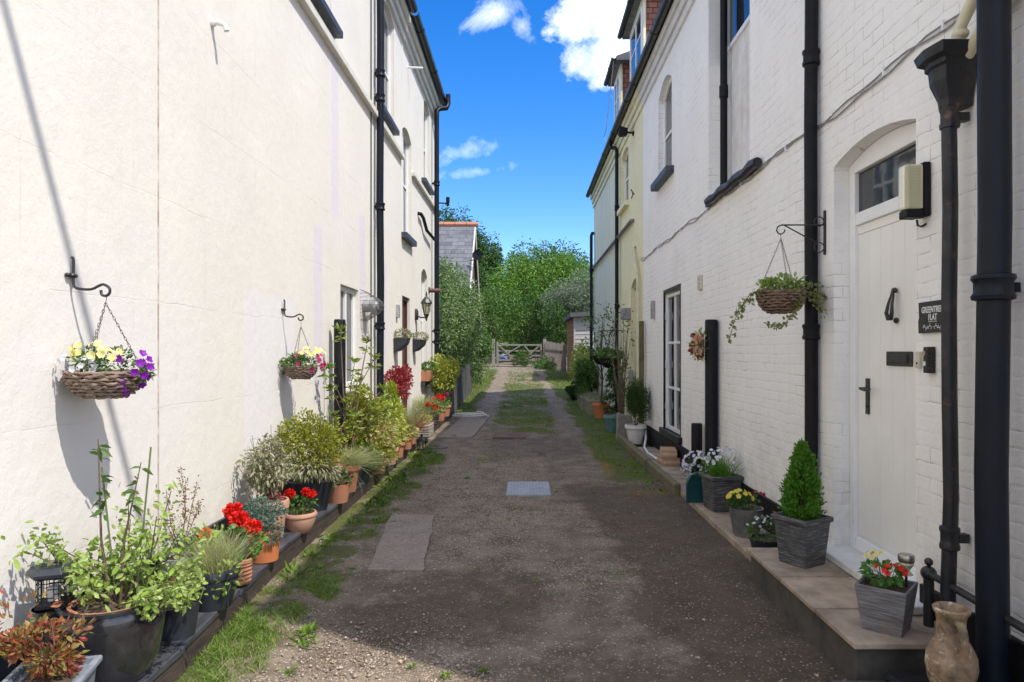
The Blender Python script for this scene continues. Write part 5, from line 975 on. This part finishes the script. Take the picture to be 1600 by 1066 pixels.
geranium('potted_geranium', 'pink red geraniums in the last terracotta pot on the left ledge', (-1.72, 14.6, LZ), .1, .14, .24, m_terra, 'rim', [(.05, 0, .46), (-.04, .05, .42)], 120, (.16, .2, .12), .08, fm='pink', hr=.05)
t = thing('potted_grass', 'pale tufted grass in a pot before the planted windowsill', 'potted plant', (-1.95, 13.1, LZ)); pot(t, .1, .13, .25, m_bpot, 'plain'); clump(t, 600, .5, (0, 0, .23), .4, F['straw'], .004, .5, .06)
shrub('potted_shrub', 'big yellow green shrub in front of the far left drainpipe', (-1.80, 14.9, LZ), .12, .18, .3, m_bpot, 'plain', 2600, (.05, .0, .88), (.33, .6, .52), .06, .026, 'yel', 30)
t = thing('window_planter', 'terracotta planter with green leaves on the far left windowsill', 'planter', (-2.08, 14.45, .91)); MB().prism([(-.09, 0), (.09, 0), (.13, .22), (-.1, .22)], -.3, .3, 'y').build('trough', m_terra, t, bevel=.01); bush(t, 260, (.03, 0, .30), (.13, .32, .1), .06, .04, F['ger'])
# wall pots
for y_, z_, lab in ((11.3, 1.62, 'black wall pot of pale herbs left of the brown door'), (13.2, 1.62, 'black wall pot of pale herbs below the carriage lantern')):
    t = thing('wall_pot', lab, 'wall planter', (-2.15, y_, z_)); MB().prism([(.0, .14), (.25, .145), (.21, .03), (.10, -.07), (0, -.10)], -.13, .13, 'y').build('pouch', m_bpot, t, bevel=.02); bush(t, 420, (.13, 0, .19), (.16, .16, .09), .045, .018, F['acer'])
# ================= hanging baskets =================
m_wick = M('woven_willow', (.15, .095, .065), (.30, .22, .16), .75, ns=30, bump=.5); m_wick2 = M('dark_woven_willow', (.12, .07, .045), (.24, .16, .11), .7, ns=30, bump=.5); m_chain = M('chain_steel', (.12, .11, .10), (.25, .24, .22), .4, metal=.7)
def basket(nm_lab, loc, r, h, mat, top, rows=8):
    t = thing('hanging_basket', nm_lab, 'hanging basket', loc)
    def rad(z): return r*math.sqrt(max(.0, 1-(.92*(1-z/h))**2.2))
    MB().lathe([(.02, .004)]+[(rad(h*k/8)*.93, h*k/8) for k in range(1, 9)]+[(r*.8, h*.93), (.02, h*.9)], 28).build('liner', m_soil, t, smooth=True)
    mb = MB(); st = 26
    for k in range(rows):
        z = h*(k+.6)/rows; R0 = rad(z); ph = (k % 2)*math.pi; pts = []
        for i in range(st*3): a = 2*math.pi*i/(st*3); q = R0+.0065*math.sin(a*st/2+ph); pts.append((q*math.cos(a), q*math.sin(a), z+rnd.uniform(-.0035, .0035)))
        mb.tube(pts, h/rows*.44, 6, closed=True)
    for q in range(60): a = rnd.uniform(0, 6.28); z = rnd.uniform(.1, 1)*h; R0 = rad(z)+.004; a2 = a+rnd.uniform(.3, .6); mb.tube([(R0*math.cos(a), R0*math.sin(a), z), ((R0+.004)*math.cos((a+a2)/2), (R0+.004)*math.sin((a+a2)/2), z+.004), ((rad(z)+.012)*math.cos(a2), (rad(z)+.012)*math.sin(a2), z+rnd.uniform(-.01, .01))], .0028, 4)
    mb.build('basket', mat, t, smooth=True)
    for k in range(3):
        a = .5+2*math.pi*k/3; A_ = Vector((r*.95*math.cos(a), r*.95*math.sin(a), h)); B_ = Vector((0, 0, top-.03)); mb = MB(); n = max(8, int((B_-A_).length/.017)); d = (B_-A_).normalized(); u = d.orthogonal().normalized(); w = d.cross(u)
        for i in range(n):
            c = A_.lerp(B_, (i+.5)/n); x_ = u if i % 2 else w; l = (B_-A_).length/n*.68
            mb.tube([c+d*l*math.cos(q)+x_*.0042*math.sin(q) for q in [2*math.pi*j/8 for j in range(8)]], .0013, 4, closed=True)
        mb.build('chain', m_chain, t)
    MB().tube([(0, 0, top-.035), (0, .004, top-.02), (0, .008, top-.005), (0, 0, top+.004), (0, -.006, top-.002)], .002, 5).build('hook', m_chain, t)
    return t
def scroll_bracket(lab, Y, Z, tipx, s=1):
    t = thing('basket_bracket', lab, 'bracket', (WL, Y, Z)); L = tipx-WL
    MB().tube(spl([(.012, 0, .13), (.02, 0, .12), (.02, 0, .06), (.02, 0, .01), (.03, 0, -.012), (.06, 0, -.02), (L*.62, 0, -.02), (L*.82, 0, -.004), (L*.95, 0, .002), (L+.018, 0, -.015), (L+.018, 0, -.04), (L, 0, -.052), (L-.018, 0, -.045), (L-.022, 0, -.025)]), .0065, 8).build('arm', m_iron, t, smooth=True)
    mb = MB(); mb.ball((.015, 0, .045), .019, 12, 6, (1, 1, .7)); mb.ball((.01, -.026, .045), .013, 10, 6, (1, 1, .8)); mb.ball((.01, .026, .045), .013, 10, 6, (1, 1, .8)); mb.build('wall_boss', m_iron, t, smooth=True); return t
scroll_bracket('black iron scroll bracket nearest on the cream left wall', 3.225, 1.86, -1.978); scroll_bracket('black iron scroll bracket further along the cream left wall', 6.06, 1.87, -1.985)
t = basket('wicker hanging basket with yellow, white and purple petunias nearest on the left', (-1.978, 3.225, 1.325), .162, .13, m_wick, .48)
bush(t, 520, (0, 0, .17), (.15, .15, .09), .026, .011, F['mid'], 12); bush(t, 200, (.19, .02, .11), (.06, .06, .09), .024, .009, F['ger'], 4, name='trailing_foliage')
flowers(t, 20, (-.03, -.04, .19), (.13, .09, .07), .023, F['ylp'], out=(0, -.9, .1), name='yellow_blossoms'); flowers(t, 17, (-.07, -.11, .16), (.085, .05, .05), .017, F['whf'], out=(-.2, -1.3, 0), name='white_blossoms', half=False)
flowers(t, 18, (.155, -.04, .14), (.07, .07, .12), .023, F['pur'], out=(.4, -.9, 0), name='purple_blossoms', half=False); 
t = basket('wicker hanging basket with magenta and cream flowers second along the left wall', (-1.985, 6.06, 1.295), .135, .12, m_wick, .50)
bush(t, 800, (0, 0, .17), (.20, .19, .10), .03, .013, F['mid'], 14); bush(t, 200, (-.17, 0, .12), (.05, .08, .07), .025, .012, F['olive'], name='trailing_foliage'); flowers(t, 30, (.08, -.03, .15), (.15, .15, .09), .022, F['pink'], out=(.3, -.8, 0), half=False, name='magenta_blossoms'); flowers(t, 16, (.09, 0, .22), (.13, .13, .06), .024, F['ylp'], out=(.2, -.7, .2), name='cream_blossoms'); clump(t, 60, .14, (-.03, 0, .16), .6, F['ger'], .006, .6)
t = thing('basket_bracket', 'black wrought iron bracket with scrolls beside the right drainpipe', 'bracket', (2.04, 4.635, 2.35))
MB().box(-.012, -.012, -.15, 0, .012, .15).build('back_bar', m_iron, t, bevel=.003); def_ = lambda cx, cz, r_: [(cx+r_*math.cos(q), 0, cz+r_*math.sin(q)) for q in [2*math.pi*j/14 for j in range(14)]]
mb = MB(); mb.tube(def_(-.045, .075, .032), .004, 5, closed=True); mb.tube(def_(-.045, -.10, .034), .004, 5, closed=True); mb.tube([(-.012, 0, .052), (-.30, 0, .052), (-.325, 0, .04), (-.333, 0, .015), (-.32, 0, -.006), (-.30, 0, -.01), (-.282, 0, .002), (-.276, 0, .02)], .005, 6); mb.tube([(-.28, 0, .05), (-.06, 0, -.07)], .0045, 6); mb.build('scrollwork', m_iron, t, smooth=True)
t = basket('dark wicker hanging basket with trailing ivy in front of the right drainpipe', (1.737, 4.635, 1.80), .155, .15, m_wick2, .54, 8)
bush(t, 260, (0, 0, .20), (.15, .14, .08), .045, .03, F['lime'], 9); lv = LV(); mb = MB()
trails = [[(-.12, -.03, .17), (-.22, -.04, .13), (-.30, -.05, .03), (-.34, -.05, -.08), (-.37, -.05, -.2)], [(-.1, -.08, .17), (-.2, -.06, .14), (-.27, -.06, .06), (-.31, -.05, -.02)], [(.1, -.08, .17), (.17, -.06, .16), (.22, -.05, .12), (.25, -.04, .05)], [(.12, 0, .18), (.2, 0, .2), (.26, 0, .18), (.28, 0, .12)], [(.05, -.14, .12), (.03, -.15, .0), (-.03, -.13, -.08), (-.08, -.1, -.09), (-.12, -.08, -.07)], [(.1, -.1, .14), (.06, -.15, .08), (.03, -.16, .03)], [(.13, -.05, .15), (.2, -.1, .06), (.24, -.1, .0)]]
for q in trails:
    mb.tube(q, .0025, 4); n = 30
    for a_, b_ in zip(q, q[1:]): P = np.array(a_)+(np.array(b_)-np.array(a_))*rng.uniform(0, 1, (14, 1))+rng.normal(0, .014, (14, 3)); lv.leaves(P, rdir(14)+[0, -.4, -.2], rng.uniform(.022, .036, 14), rng.uniform(.02, .028, 14))
mb.build('trailing_stems', m_bark, t); lv.build('trailing_ivy', F['vine'], t)
t = thing('flower_wreath', 'artificial wreath of peach roses and dark red berries by the right black post', 'wreath', (1.87, 7.22, 1.60)); mb = MB(); mb.tube([(0, .07*math.cos(q)*.6, .12*math.sin(q)) for q in [2*math.pi*j/14 for j in range(14)]], .018, 6, closed=True); mb.build('ring', m_bark, t)
for c_, r_ in (((-.05, -.02, .07), .05), ((-.05, 0, -.06), .052), ((-.04, .04, .0), .035)): flower_head(t, c_, r_, F['peach'], 70, .7, 'rose')
for c_, r_ in (((-.10, 0, .02), .03), ((-.11, .0, -.05), .028), ((-.09, 0, .11), .026), ((-.03, -.03, -.12), .028)): flower_head(t, c_, r_, F['redl'], 40, .7, 'berry_cluster')
bush(t, 110, (-.03, -.02, 0), (.10, .06, .16), .05, .02, F['yel'])

# ================= right side pots =================
t = thing('small_wood_planter', 'small weathered wooden planter with red and yellow flowers on the step corner', 'planter', (1.73, 3.27, .222), R(-42)); pot(t, .085, .113, .218, m_swood, 'box'); bush(t, 170, (-.02, .0, .26), (.085, .085, .05), .034, .022, F['ger'], fold=.1)
flowers(t, 11, (.02, -.03, .285), (.075, .06, .03), .016, F['redf'], out=(0, -.8, .3)); flowers(t, 7, (-.05, .02, .33), (.05, .05, .02), .014, F['yelf'], name='yellow_blossoms', out=(0, -.5, .3)); stems(t, (0, 0, .2), [(rnd.uniform(-.08, .08), rnd.uniform(-.08, .08), rnd.uniform(.27, .34)) for _ in range(12)], .002, m_gstem)
t = thing('solar_light', 'small silver solar light standing in the wooden step planter', 'solar light', (1.825, 3.27, .445)); MB().lathe([(.006, -.07), (.006, .03)], 8).build('stake', m_blackm, t); MB().lathe([(.012, .03), (.03, .035), (.014, .055), (.034, .085), (.03, .095)], 14).build('glass_ball', m_lampg, t, smooth=True); MB().lathe([(.034, .0955), (.036, .10), (.036, .125), (.033, .13), (.004, .131)], 18).build('steel_cap', M('brushed_steel', (.4, .38, .35), (.3, .28, .26), .25, metal=.9), t, smooth=True)
t = thing('potted_conifer', 'bright green cone shaped conifer in the big brushed grey square planter on the step', 'potted plant', (1.735, 4.28, .222), R(31)); pot(t, .095, .125, .30, m_gwood, 'square'); conebush(t, 9500, .27, .46, .128, .027, .011, 'conif', 40, .62); MB().tube([(0, 0, .26), (0, 0, .6)], .012, 6).build('trunk', m_bark, t)
t = thing('potted_violas', 'violas in a small black bowl pot tucked against the raised step', 'potted plant', (1.715, 4.86, .05)); pot(t, .075, .115, .17, m_bpot, 'plain'); bush(t, 420, (-.02, 0, .23), (.12, .13, .09), .026, .010, F['mid']); flowers(t, 22, (-.03, -.03, .25), (.11, .11, .08), .010, F['lil'], out=(0, -.6, .2)); flowers(t, 3, (.06, 0, .33), (.03, .03, .02), .016, F['orf'], name='orange_blossoms', out=(0, -.6, .2))
t = thing('spray_bottle', 'white handled plastic sprayer leaning in the gap behind the viola pot', 'bottle', (1.88, 4.78, .05)); MB().lathe([(.035, 0), (.038, .02), (.038, .16), (.02, .2), (.014, .22), (.014, .24)], 14).build('body', m_creamp, t, smooth=True); MB().prism([(-.05, .24), (.02, .24), (.02, .29), (-.03, .29)], -.012, .012, 'y').build('trigger', m_upvc, t, bevel=.003)
t = thing('potted_pansies', 'yellow pansies in a ribbed zinc pot on the right path', 'potted plant', (1.80, 5.56, .05)); n = 40; o = pot(t, .095, .135, .225, m_zinc, 'plain', 72)
mb = MB(); [mb.tube([(.098*math.cos(a), .098*math.sin(a), .02), (.131*math.cos(a+.12), .131*math.sin(a+.12), .20)], .0045, 5) for a in [k*2*math.pi/30 for k in range(30)]]; mb.build('ribs', m_zinc, t)
bush(t, 480, (-.02, 0, .28), (.15, .15, .085), .032, .014, F['mid'], 10); flowers(t, 16, (-.06, -.04, .31), (.10, .10, .06), .024, F['yelf'], out=(0, -.9, .3)); flowers(t, 5, (.10, .04, .32), (.06, .06, .04), .020, F['redl'], name='red_blossoms', out=(0, -.5, .3))
t = thing('potted_lilies', 'white starry flowers on green stems in the brushed grey planter behind the dustpan', 'potted plant', (1.86, 6.48, .05), R(8)); pot(t, .12, .15, .33, m_gwood, 'square'); clump(t, 320, .33, (-.02, 0, .29), .32, F['conif'], .004, .4, .06); flowers(t, 26, (0, -.02, .45), (.17, .15, .13), .020, F['whf'], 6, out=(0, -.7, .3)); flowers(t, 40, (.05, 0, .50), (.14, .14, .10), .010, F['lil'], name='lilac_blossoms')
t = thing('potted_white_flowers', 'mass of small white and lilac flowers in a dark pot beneath the right black post', 'potted plant', (1.83, 7.02, .05)); pot(t, .09, .12, .2, m_bpot, 'plain'); bush(t, 300, (-.04, 0, .30), (.16, .2, .15), .03, .01, F['dark']); flowers(t, 90, (-.06, -.02, .30), (.17, .18, .17), .019, F['lil'], out=(-.2, -.6, 0), half=False); flowers(t, 40, (-.06, -.02, .33), (.16, .18, .15), .018, F['whf'], out=(-.2, -.6, 0), half=False, name='white_blossoms')
t = thing('potted_conifer', 'dark bushy conifer in a round off white pot at the path end', 'potted plant', (1.80, 11.1, .05)); pot(t, .11, .165, .30, m_wpot, 'rim'); P, D = ellpts(4200, (.0, .0, .66), (.27, .27, .40), .3, 34); LV().leaves(P, nrm(D*.6+rdir(4200)*.5+[0, 0, .8]), .06, .010).build('foliage', F['dcon'], t); stems(t, (0, 0, .25), [(rnd.uniform(-.2, .2), rnd.uniform(-.2, .2), .8) for _ in range(10)])
t = thing('stone_slab', 'grey stone slab leaning upright behind the off white pot', 'slab', (1.72, 11.9, 0), R(10)); MB().prism([(-.13, 0), (.16, 0), (.14, .42), (-.11, .46)], -.04, .04, 'y').build('slab', m_stonepot, t, bevel=.01)
t = thing('teal_pot', 'teal glazed pot just before the terracotta pot on the right', 'pot', (1.66, 12.9, .0)); pot(t, .12, .17, .34, m_tealpot, 'rim'); bush(t, 60, (0, 0, .36), (.1, .1, .05), .04, .012, F['brown'])
t = thing('white_board', 'narrow white board leaning by the teal pot', 'board', (1.70, 12.45, 0), R(-15)); MB().box(-.03, -.02, 0, .03, .02, .42).build('plank', m_stonepot, t, bevel=.004)
t = thing('potted_tree', 'slender young tree in an orange terracotta pot on the right verge', 'potted tree', (1.74, 15.6, 0)); pot(t, .13, .185, .36, m_terrao, 'rim')
br = [(-.25, 0, 2.25), (.1, .1, 2.4), (.28, .0, 2.0), (-.35, -.1, 1.7), (.0, 0, 1.9), (-.15, 0, 1.45), (.2, .1, 1.6), (-.3, .1, 1.2), (.25, -.1, 1.3)]
mb = MB(); mb.tube([(0, 0, .3), (.03, 0, .9), (-.02, 0, 1.5), (.05, .05, 2.3)], [.028, .022, .015, .005], 8); [mb.tube([(0, 0, q[2]*.62), q], [.012, .004], 5) for q in br]; mb.build('trunk', m_bark, t)
lv = LV(); [lv.leaves(np.tile(q, (60, 1))+rng.normal(0, .10, (60, 3)), rdir(60), rng.uniform(.05, .09, 60), .03, droop=.3) for q in br]; lv.build('crown', F['mid'], t)
t = thing('twiggy_climber', 'bare twiggy climber with a few leaves against the yellow wall', 'shrub', (1.86, 13.2, 0)); pot(t, .14, .2, .3, m_stonepot, 'rim')
br = [(rnd.uniform(-.28, .25), rnd.uniform(-.5, .5), rnd.uniform(1.5, 2.35)) for _ in range(16)]; mb = MB(); [mb.tube([(rnd.uniform(-.06, .06), rnd.uniform(-.06, .06), .25), (q[0]*.3+rnd.uniform(-.06, .06), q[1]*.3, q[2]*.5), q], [.014, .010, .003], 5) for q in br]; mb.build('branches', M('pale_twig', (.22, .17, .12), (.14, .10, .07), .8), t)
lv = LV(); [lv.leaves(np.array(q)*[1, 1, rnd.uniform(.55, 1)]+rng.normal(0, .09, (14, 3)), rdir(14), .06, .028) for q in br]; lv.build('foliage', F['mid'], t)
t = thing('potted_conifer', 'narrow dark conifer standing behind the slender potted tree', 'potted plant', (1.84, 14.6, 0)); pot(t, .12, .15, .25, m_bpot, 'plain'); conebush(t, 2600, .22, .95, .22, .06, .012, 'dcon', 20)
for (Y_, Z_, lab, n_) in ((13.9, 1.18, 'dark hanging basket of green leaves on the yellow wall', 240), (15.3, 1.22, 'dark hanging basket further along on the pale wall behind the young tree', 120)):
    t = thing('hanging_basket', lab, 'hanging basket', (1.74, Y_, Z_)); MB().lathe([(.03, 0), (.14, .04), (.21, .14), (.225, .22), (.2, .22), (.02, .2)], 20).build('bowl', m_blackm, t, smooth=True); bush(t, n_, (0, 0, .27), (.24, .24, .12), .08, .05, F['ger']); mb = MB(); [mb.tube([(.21*math.cos(a), .21*math.sin(a), .21), (0, 0, .75)], .005, 4) for a in (0, 2.1, 4.2)]; mb.tube([(0, 0, .74), (.0, 0, .78), (.30, 0, .78), (.30, 0, .55)], .01, 5); mb.build('chain', m_iron, t)
for (x_, Y_, L_2, lab, f_) in ((1.66, 16.9, .55, 'weathered timber trough with reddish grass near the terracotta pot', 'acer'), (1.60, 18.3, .7, 'longer timber trough of tufty greenery further along the right verge', 'mid')):
    t = thing('timber_trough', lab, 'planter', (x_, Y_, 0)); m_tt = M('pale_trough_timber', (.30, .27, .17), (.20, .17, .11), .8); MB().box(-.14, -L_2, 0, .14, L_2, .34).build('box', m_tt, t, bevel=.01); mb = MB(); mb.box(-.155, -L_2-.012, .30, .155, L_2+.012, .352); mb.build('rim', m_tt, t, bevel=.004); bush(t, 420, (0, 0, .42), (.22, L_2*1.1, .15), .09, .014, F[f_], 12)
shrub('potted_shrub', 'dark pot of yellow green foliage against the pale end house', (1.72, 19.2, 0), .15, .2, .35, m_tealpot, 'rim', 2000, (.0, 0, .85), (.42, .7, .55), .09, .03, 'mid', 24)
shrub('potted_shrub', 'loose bright shrub at the far end of the right terrace', (1.75, 21.2, gh(21.2)), .16, .22, .35, m_blackm, 'plain', 2200, (.05, 0, 1.0), (.42, .9, .75), .10, .035, 'yel', 26)
shrub('potted_shrub', 'low dark rounded plant on the right verge past the troughs', (1.5, 20.3, gh(20.3)), .12, .16, .2, m_blackm, 'plain', 900, (0, 0, .3), (.3, .5, .22), .08, .03, 'dark', 12)
# hose coil and shovel on left at the fence foot
t = thing('garden_hose', 'loose coil of pale hose at the foot of the dark fence', 'hose', (-1.25, 15.6, .03)); MB().tube([(.42*math.cos(a)*(1-.02*a), .28*math.sin(a), .02+.006*a) for a in [k*.35 for k in range(40)]], .016, 6).build('tube', m_wpot, t, smooth=True)

# ================= fence, gate, background planting =================
m_fence = M('dark_fence_timber', (.055, .05, .048), (.12, .11, .10), .8, ns=6, bump=.5, sc=(2, 2, .4)); m_gatew = M('silvered_gate_timber', (.28, .26, .205), (.19, .175, .14), .8, ns=5, bump=.4)
fn = thing('picket_fence', 'dark weathered board fence under the ivy beyond the left house', 'fence', (-1.78, 19, 0)); mb = MB(); y = 16.5
while y < 22.5: z = gh(y); mb.prism([(y, z), (y+.11, z), (y+.11, z+.98+rnd.uniform(-.03, .03)), (y, z+.98+rnd.uniform(-.03, .03))], -1.79, -1.77+rnd.uniform(0, .006)); y += .135
mb.build('boards', m_fence, fn, world=True); mb = MB(); mb.tube([(-1.82, 16.5, .3), (-1.82, 22.5, .45)], .03, 4); mb.tube([(-1.82, 16.5, .8), (-1.82, 22.5, .95)], .03, 4); mb.build('rails', m_fence, fn, world=True)
for y in (16.5, 18.4, 20.4, 22.4): MB().box(-1.84, y-.05, 0, -1.74, y+.05, gh(y)+1.12).build('post', m_fence, fn, world=True, bevel=.005)
GY = 34.5; gz = gh(GY); gt = thing('field_gate', 'silvered five bar timber gate closing the far end of the lane', 'gate', (-.3, GY, gz)); GX0, GX1 = -1.42, .86
for z in (.12, .34, .56, .80, 1.10): MB().box(GX0, GY-.03, gz+z-.035, GX1, GY+.03, gz+z+.04).build('bar', m_gatew, gt, world=True)
MB().box(GX0-.01, GY-.04, gz+.04, GX0+.1, GY+.04, gz+1.24).build('stile', m_gatew, gt, world=True); MB().box(GX1-.09, GY-.04, gz+.04, GX1, GY+.04, gz+1.16).build('stile', m_gatew, gt, world=True)
for a, b in (((GX0+.1, 1.08), (-.28, .14)), ((-.28, .14), (.75, 1.08)), ((-1.0, .6), (-.2, 1.08)), ((.0, 1.05), (.35, .6))): MB().tube([(a[0], GY-.045, gz+a[1]), (b[0], GY-.045, gz+b[1])], .04, 4).build('brace', m_gatew, gt, world=True)
MB().prism([(GX0, gz+1.1), (GX0+.55, gz+1.16), (GX0+.55, gz+1.24), (GX0, gz+1.16)], GY-.03, GY+.03, 'y').build('top_curve', m_gatew, gt, world=True)
for x, lab in ((GX0-.16, 'gate post on the left of the five bar gate'), (GX1+.14, 'gate post on the right of the five bar gate')): o = MB().box(-.08, -.08, 0, .08, .08, 1.4).build('gate_post', m_gatew, bevel=.01); o.location = (x, GY, gz); tag(o, lab, 'post')
bg_ = MB().ball((0, 0, .2), .2, 12, 8, (1, .7, 1)); o = bg_.build('blue_sack', M('blue_sack', (.14, .20, .50), (.22, .28, .55), .6, ns=5, bump=.8), smooth=True); o.location = (-1.1, GY+.4, gz+.25); tag(o, 'pale blue sack behind the left of the gate', 'sack')
f2 = thing('picket_fence', 'grey brown paling fence running from the gate to the shed', 'fence', (1.4, 33, .6)); mb = MB(); q = 0
for k in range(34):
    t_ = k/34; x = 1.02+.85*t_; y = GY-3.6*t_; z = gh(y); mb.prism([(x-.045, y), (x+.045, y), (x+.045, y+.02), (x-.045, y+.02)], z, z+1.25+rnd.uniform(-.08, .08), 'z')
mb.build('palings', M('grey_brown_paling', (.15, .12, .095), (.25, .215, .18), .85, ns=3, bump=.4), f2, world=True); MB().tube([(1.02, GY+.04, gz+.9), (1.87, GY-3.56, gz+.8)], .03, 4).build('rail', m_fence, f2, world=True)

def tree(nm, lab, x, y, z0, h, rx, ry, rz, cz, f, n, L, lumps, trunk_r=.18, grp=None, cat='tree', trunk=True, dr=.2):
    n = int(n*1.5); L *= .85; t = thing(nm, lab, cat, (x, y, z0), group=grp); r = np.array((rx, ry, rz)); c = np.array((0, 0, cz))
    d = rdir(lumps); lc = c+d*r*rng.uniform(.45, .98, (lumps, 1)); ls = rng.uniform(.18, .42, (lumps, 1)); i = rng.integers(0, lumps, n); dd = rdir(n); P = lc[i]+dd*r*ls[i]*rng.uniform(.5, 1.05, (n, 1)); ok = P[:, 2] > .02; P = P[ok]; dd = dd[ok]; n = len(P)
    D = nrm(dd+rdir(n)*.7); LV().leaves(P, D, L*rng.uniform(.6, 1.3, n), L*.5*rng.uniform(.7, 1.2, n), droop=dr, hi=False).build('crown', F[f] if isinstance(f, str) else f, t)
    mb = MB()
    if trunk: mb.tube([(0, 0, -.1), (.05, 0, cz*.5), (0, .1, cz+rz*.5)], [trunk_r, trunk_r*.75, trunk_r*.25], 9)
    for k in range(min(lumps, 12)): mb.tube([(0, 0, max(.05, cz*rnd.uniform(.1 if not trunk else .45, .8))), tuple((c*.5+lc[k]*.5)), tuple(lc[k])], [trunk_r*.4, trunk_r*.25, trunk_r*.08], 5)
    mb.build('trunk', m_bark, t); return t
T1 = leafM('oak_leaf', [(.04, .095, .014), (.07, .15, .02), (.03, .07, .01), (.09, .18, .03)], .45, .25); T2 = leafM('sycamore_leaf', [(.11, .24, .022), (.17, .32, .035), (.06, .15, .016), (.22, .37, .05)], .45, .3); T3 = leafM('silver_green_leaf', [(.16, .21, .12), (.24, .29, .18), (.10, .15, .07), (.30, .33, .24)], .5, .25); T4 = leafM('hedge_leaf', [(.07, .15, .02), (.11, .21, .03), (.05, .11, .015), (.15, .25, .05)], .45, .25)
TG = 'trees beyond the gate'
tree('ivy_shrub', 'big variegated climber spilling over the dark fence beyond the left house', -2.05, 18.9, .2, 0, .85, 2.0, 1.35, 2.35, leafM('variegated_climber_leaf', [(.11, .21, .04), (.28, .36, .14), (.07, .15, .03), (.17, .28, .07), (.42, .46, .28)]), 13000, .10, 100, .09, cat='shrub')
tree('garden_shrub', 'dark leafy bush between the board fence and the cottage wall', -1.95, 23.6, .3, 0, .5, 1.6, 1.1, 1.2, T1, 3500, .1, 40, .05, cat='shrub')
tree('climber', 'loose green climber reaching up to the slate roof', -2.35, 20.6, .2, 0, .55, 1.0, .9, 3.1, T4, 2200, .09, 34, .06, cat='shrub')
tree('garden_shrub', 'bright leafy bush beside the left gate post', -1.95, 30.5, gh(30.5), 0, .65, 1.0, 1.0, 1.0, T4, 3200, .11, 40, .06, cat='shrub', trunk=False)
tree('garden_shrub', 'low wild growth on the left verge before the bright bush', -2.2, 26.5, gh(26.5), 0, .6, 2.0, .5, .45, F['acer'], 2600, .10, 34, .04, cat='shrub', trunk=False)
tree('hedge_shrub', 'green bush rising behind the left end of the gate', -1.6, 37.5, 1, 0, 1.7, 1.5, 2.1, 2.0, T4, 6000, .15, 60, .08, cat='shrub', trunk=False)
tree('hedge_shrub', 'dark thicket directly behind the middle of the gate', .4, 39, 1, 0, 2.0, 1.4, 2.4, 1.7, T1, 6500, .15, 60, .08, cat='shrub', trunk=False)
tree('hedge_shrub', 'dark green bush between the gate and the shed', 1.75, 36.2, .8, 0, 1.0, 1.2, 1.5, 2.0, T1, 4200, .13, 46, .08, cat='shrub', trunk=False)
tree('hedge_shrub', 'silvery green tree leaning over the shed roof', 2.7, 37.5, .9, 0, 1.6, 1.5, 1.35, 3.6, T3, 7000, .13, 60, .12, cat='shrub')
tree('hedge_shrub', 'nettles and weeds at the foot of the paling fence', 1.1, 33.2, gh(33), 0, .65, 1.5, .35, .25, T4, 2200, .1, 30, .03, cat='shrub', trunk=False)
tree('hedge_shrub', 'ivy growing through the middle bars of the gate', -.15, GY-.15, gz, 0, .45, .3, .45, .35, T4, 900, .09, 20, .03, cat='shrub', trunk=False)
tree('broadleaf_tree', 'broad bright green tree centred over the gate', 1.25, 46, 1.2, 0, 3.4, 3, 2.9, 4.1, T2, 16000, .24, 110, .3, TG)
tree('broadleaf_tree', 'dark topped tree standing behind the broad bright one', 1.6, 54, 1.2, 0, 3.6, 3.5, 3.0, 5.6, T1, 12000, .27, 90, .3, TG)
tree('broadleaf_tree', 'lower bright tree on the left of the broad central one', -1.9, 44, 1.2, 0, 2.1, 2.2, 2.4, 3.3, T2, 8000, .22, 70, .25, TG)
tree('broadleaf_tree', 'tree on the right whose crown disappears behind the pale end house', 5.4, 47, 1.2, 0, 3.0, 3, 2.6, 4.0, T2, 9000, .24, 80, .25, TG)
tree('broadleaf_tree', 'tall dark tree whose crown shows above the slate roof ridge', -5.6, 50, 1.2, 0, 2.6, 2.5, 3.4, 7.2, T1, 10000, .25, 80, .3, TG)
tree('broadleaf_tree', 'dark tree just right of the slate roof gable', -3.0, 50, 1.2, 0, 1.8, 2, 3.0, 6.0, T1, 7000, .24, 60, .25, TG)
tree('broadleaf_tree', 'dense dark tree filling the gap behind the cottage gable', -3.6, 40, 1.0, 0, 1.7, 2, 2.8, 3.4, T1, 7000, .2, 60, .25, TG)
for x, y in ((-9.5, 44), (9.5, 42), (13, 52), (-13, 56)): tree('broadleaf_tree', {(-9.5): 'tree hidden far behind the slate cottage', 9.5: 'tree hidden beyond the pale end house', 13: 'far tree well behind the right terrace', -13: 'far tree well behind the left terrace'}[x], x, y, 1.2, 0, 3.5, 3, 3.6, 5, T1, 4000, .35, 50, .3, TG)
kind(link('far_woodland', (lambda mb: (lambda m: (m.from_pydata(mb.v, [], mb.f), m)[1])(bpy.data.meshes.new('far_woodland')))((lambda m: [m.ball((rnd.uniform(-60, 60), rnd.uniform(68, 90), 2), rnd.uniform(3, 5), 10, 7, (1.4, 1, 1)) for _ in range(46)] and m)(MB())), M('far_foliage', (.04, .09, .015), (.02, .05, .01), .9, ns=2, bump=1, bs=2, dist=.5)), 'stuff')
